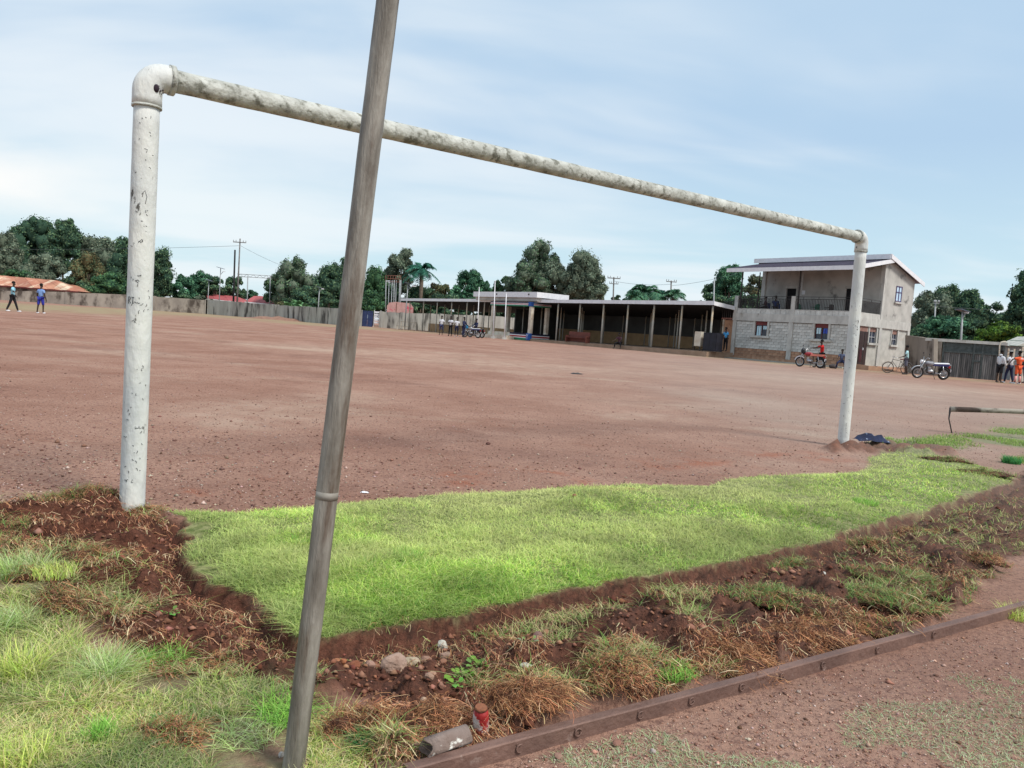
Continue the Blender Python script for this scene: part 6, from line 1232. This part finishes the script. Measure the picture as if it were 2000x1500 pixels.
person(at2(1655, 48), PI*.9, 'second seated child mostly hidden behind the right goal post', WR, BK, ((1.3, .3, 1.35), (1.3, .3, 1.35)), ((.5, .2, .8), (.5, .2, .8)), seat=.42, hgt=1.4)
person(at2(1767.5, 45.5), PI*.35, 'boy in pale teal shirt and grey shorts standing by the bicycle', TL, GYc, ((.05, .05, .1), (-.05, .05, .15)), ((.3, .1, .9), (.1, .15, .3)), short=True, head=(0, .02), hgt=1.66)
person(at2(1950, 42.2), -PI*.4, 'man in white hoodie and black shorts near the plank gate', WH, BK, ((.0, .05, .05), (.02, .05, .08)), ((.15, .1, .5), (.15, .1, .5)), short=True, sleeves='long', hood=True)
person(at2(1969, 42.6), PI*.1, 'man in white shirt and grey hat between hoodie and orange men', WH, NV, ((.2, .1, .15), (-.12, .08, .1)), ((.1, .1, .9), (.1, .1, .4)), hat=True, shoes='white')
person(at2(1986, 42), PI*.08, 'man in orange football kit and pink socks reaching out his left arm', ORG, ORG, ((.0, .1, .0), (.0, .1, .05)), ((.15, 1.25, .1), (-.1, .25, .9)), short=True, shoes='white', hgt=1.74, extra=lambda r, J: [MB().tube([J['kn'+k].lerp(J['an'+k], .15), J['kn'+k].lerp(J['an'+k], .9)], [.066, .05], 10).build('sock', pm('pink_sock', (.80, .30, .28)), r) for k in 'LR'] and MB().box(-.10, .10, -.165, -.155, 1.36, 1.40).build('shirt_print', whitep, r))
person(at2(2000, 45), PI*.5, 'person in dark clothes cut by the right frame edge', ('dark_green', (.05, .07, .06)), DB, ((.1, .05, .1), (-.1, .05, .1)))

# ---------------------------------------------------------------- two wheelers
rub = pm('tyre_rubber', (.03, .028, .027), (.02, .02, .02), 20, .9); chrome = pm('chrome', (.55, .56, .58), (.4, .4, .42), 6, .3, metal=.8); blk = pm('engine_black', (.03, .03, .035), (.02, .02, .02), 6, .5)
def wheel(root, x, R, tr, rimm, ns=12):
    w_ = MB().ring((x, 0, R), R-tr, tr, 'y', 28, 8).build('wheel', rub, root); MB().ring((x, 0, R), R-tr*2.1, tr*.45, 'y', 28, 6).build('rim', rimm, w_); MB().tube([(x, -.05, R), (x, .05, R)], .035 if tr > .03 else .02, 10).build('hub', chrome, w_)
    for i in range(ns): a = 2*PI*i/ns; MB().tube([(x, .02*(-1)**i, R), (x+math.cos(a)*(R-tr*2), 0, R+math.sin(a)*(R-tr*2))], .004, 4).build('spoke', chrome, w_)
    return w_
def motorcycle(loc, rz, label, tankm, seatm, fairing=None, fender=chrome, seatw=None, lean=.12, steer=.0):
    o = empty('motorcycle', tuple(loc), rz, label, 'motorcycle'); o.rotation_euler = (lean*.6, 0, rz); R = .30; F_ = .68; B_ = -.62
    wheel(o, F_, R, .045, chrome); wheel(o, B_, R, .055, chrome)
    MB().ring((F_, 0, R), R+.035, .035, 'y', 12, 6, .25, 2.35).build('front_fender', fender, o); MB().ring((B_, 0, R), R+.05, .05, 'y', 12, 6, .6, 2.9).build('rear_fender', blk, o)
    for y in (-.085, .085): MB().tube([(F_, y, R), (F_-.10, y, .62), (F_-.24, y, .95)], .024, 8).build('fork', chrome, o)
    MB().tube([(F_-.36, -.36, 1.05), (F_-.30, -.22, 1.10), (F_-.24, -.10, .98), (F_-.24, .10, .98), (F_-.30, .22, 1.10), (F_-.36, .36, 1.05)], .014, 8).build('handlebar', chrome, o)
    for y in (-.36, .36): MB().tube([(F_-.42, y*1.02, 1.04), (F_-.33, y, 1.06)], .02, 8).build('grip', blk, o); MB().tube([(F_-.32, y*.75, 1.08), (F_-.30, y*.9, 1.26)], .007, 5).build('mirror_stem', blk, o); MB().ell((F_-.30, y*.92, 1.29), (.015, .06, .04), 8, 6).build('mirror', blk, o)
    MB().tube([(F_-.20, 0, .88), (F_-.11, 0, .88), (F_-.07, 0, .88)], [.05, .09, .085], 14).build('headlight', whitep if not fairing else blk, o)
    if fairing: MB().ell((F_-.16, 0, .95), (.13, .17, .20), 12, 8).build('fairing', fairing, o); MB().ell((F_-.07, 0, .88), (.06, .07, .06), 10, 6).build('headlight_lens', whitep, o)
    MB().ell((.16, 0, .80), (.27, .14, .12), 14, 8).build('fuel_tank', tankm, o)
    m = MB(); m.hexa([(-.75, -.12, .70), (.0, -.12, .70), (.0, .12, .70), (-.75, .12, .70)], [(-.80, -.11, .83), (-.02, -.09, .80), (-.02, .09, .80), (-.80, .11, .83)]); m.build('seat', seatm, o)
    if seatw: m = MB(); m.hexa([(-.80, -.115, .831), (-.02, -.10, .801), (-.02, .10, .801), (-.80, .115, .831)], [(-.79, -.10, .87), (-.05, -.08, .84), (-.05, .08, .84), (-.79, .10, .87)]); m.build('seat_cover', seatw, o)
    for pts in ([(F_-.24, 0, .92), (.25, 0, .62), (.22, 0, .32), (-.15, 0, .27)], [(F_-.24, 0, .88), (-.05, 0, .70), (-.78, 0, .70)], [(-.15, 0, .27), (-.15, 0, .68)]): MB().tube(pts, .022, 8).build('frame_tube', blk, o)
    for y in (-.10, .10): MB().tube([(-.15, y, .32), (B_, y, R)], .02, 6).build('swing_arm', chrome, o); MB().tube([(B_+.03, y, R+.02), (B_+.14, y, .70)], .025, 8).build('shock', chrome, o)
    MB().ell((.06, 0, .40), (.17, .13, .11), 12, 8).build('crankcase', chrome, o)
    for i in range(5): MB().box(.07, .22, -.08, .08, .46+i*.032, .48+i*.032).build('cylinder_fin', chrome, o)
    MB().tube([(.25, -.07, .56), (.33, -.09, .42), (.22, -.12, .25), (-.1, -.14, .24), (-.25, -.15, .27), (-.85, -.16, .34)], [.02, .02, .02, .022, .04, .042], 10).build('exhaust', chrome, o)
    MB().box(-.88, -.80, -.05, .05, .62, .72).build('tail_light', pm('tail_red', (.4, .02, .02)), o); MB().box(-.92, -.90, -.08, .08, .42, .56).build('number_plate', whitep, o); MB().tube([(-.78, 0, .74), (-.92, 0, .80), (-.93, 0, .62)], .012, 6).build('grab_rail', chrome, o)
    MB().tube([(-.05, .1, .28), (-.12, .22, .01)], .012, 6).build('side_stand', blk, o); MB().box(-.02, .06, -.22, .22, .27, .29).build('foot_peg', blk, o)
    return o
navym = pm('navy_seat', (.03, .03, .12), (.02, .02, .08), 3, .5); redt = pm('red_tank', (.35, .02, .03), (.28, .015, .02), 3, .3, spec=.6); salmon = pm('salmon_cover', (.72, .22, .16), (.6, .18, .13), 4, .7); bluef = pm('blue_fairing', (.02, .26, .50), (.02, .2, .4), 3, .5); silver = pm('silver_tank', (.42, .42, .46), (.12, .12, .14), 5, .4)
p = at2(1817, 39.3); motorcycle(p, PI-.05, 'navy and silver motorcycle parked alone right of the house', silver, navym, None, chrome, whitep, lean=-.16)
p = at2(1582, 46.0); motorcycle(p, PI-.86, 'red motorcycle with salmon seat cover being pushed along the house', redt, salmon, blk, whitep, lean=0)
p = at2(921, 69.5); motorcycle(p, PI-.35, 'motorcycle with bright blue front parked at the flagpoles', silver, navym, bluef, whitep, whitep, lean=-.1)
p = at2(930, 71.5); motorcycle(p, PI-.5, 'dark motorcycle parked behind the bright blue fronted one', silver, blk, None, whitep, None, lean=-.1)
p = at2(1750.5, 46.2); bc = empty('bicycle', p, PI-.12, 'old bicycle standing beside the boy at the house side', 'bicycle'); bc.rotation_euler = (-.1, 0, PI-.12); fm = pm('bicycle_frame', (.13, .12, .12), (.08, .07, .07), 8, .5); rimb = pm('dusty_rim', (.55, .48, .40), (.4, .34, .28), 9, .6)
wheel(bc, .53, .34, .02, rimb, 14); wheel(bc, -.53, .34, .02, rimb, 14)
for pts in ([(-.53, 0, .34), (-.05, 0, .30), (-.17, 0, .80)], [(-.05, 0, .30), (.32, 0, .72)], [(.30, 0, .84), (-.16, 0, .78)], [(-.53, 0, .34), (-.16, 0, .76)], [(.29, 0, .90), (.36, 0, .66), (.53, 0, .34)]): MB().tube(pts, .016, 6).build('frame_tube', fm, bc)
MB().tube([(.12, -.28, .98), (.26, -.2, 1.0), (.30, 0, .97), (.26, .2, 1.0), (.12, .28, .98)], .012, 6).build('handlebar', chrome, bc); MB().tube([(.29, 0, .88), (.30, 0, .97)], .012, 6).build('stem', chrome, bc)
MB().ell((-.20, 0, .88), (.14, .07, .035), 10, 6).build('saddle', MATS['maroon_panel'], bc); MB().ring((-.05, .03, .30), .09, .006, 'y', 18, 5).build('chain_wheel', fm, bc); MB().box(-.72, -.30, -.07, .07, .70, .72).build('rear_carrier', fm, bc)
for s_ in (-1, 1): MB().tube([(-.05, .05*s_, .30), (-.05+.1*s_, .07*s_, .30-.13*s_)], .009, 5).build('crank', fm, bc); MB().box(-.1+.1*s_, .0+.1*s_, .07*s_-.03, .07*s_+.03, .29-.13*s_, .31-.13*s_).build('pedal', blk, bc)
MB().ring((-.53, 0, .34), .37, .014, 'y', 14, 5, .5, 2.9).build('mudguard', fm, bc); MB().ring((.53, 0, .34), .37, .014, 'y', 12, 5, .3, 2.4).build('mudguard', rimb, bc)
# odd stones on the apron kerb by the house
for px_, py_, w_ in ((1625, 716, 9), (1633, 718, 6)): pass
st_ = at(1627, 48.3); m = MB(); m.ell((0, 0, .12), (.28, .2, .16), 9, 6); o = m.build('kerb_stone', pm('dark_stone', (.10, .08, .075), (.06, .05, .05), 5, .9, .4), None); o.location = st_; tag(o, 'dark stone on the kerb left of the seated child', 'stone')
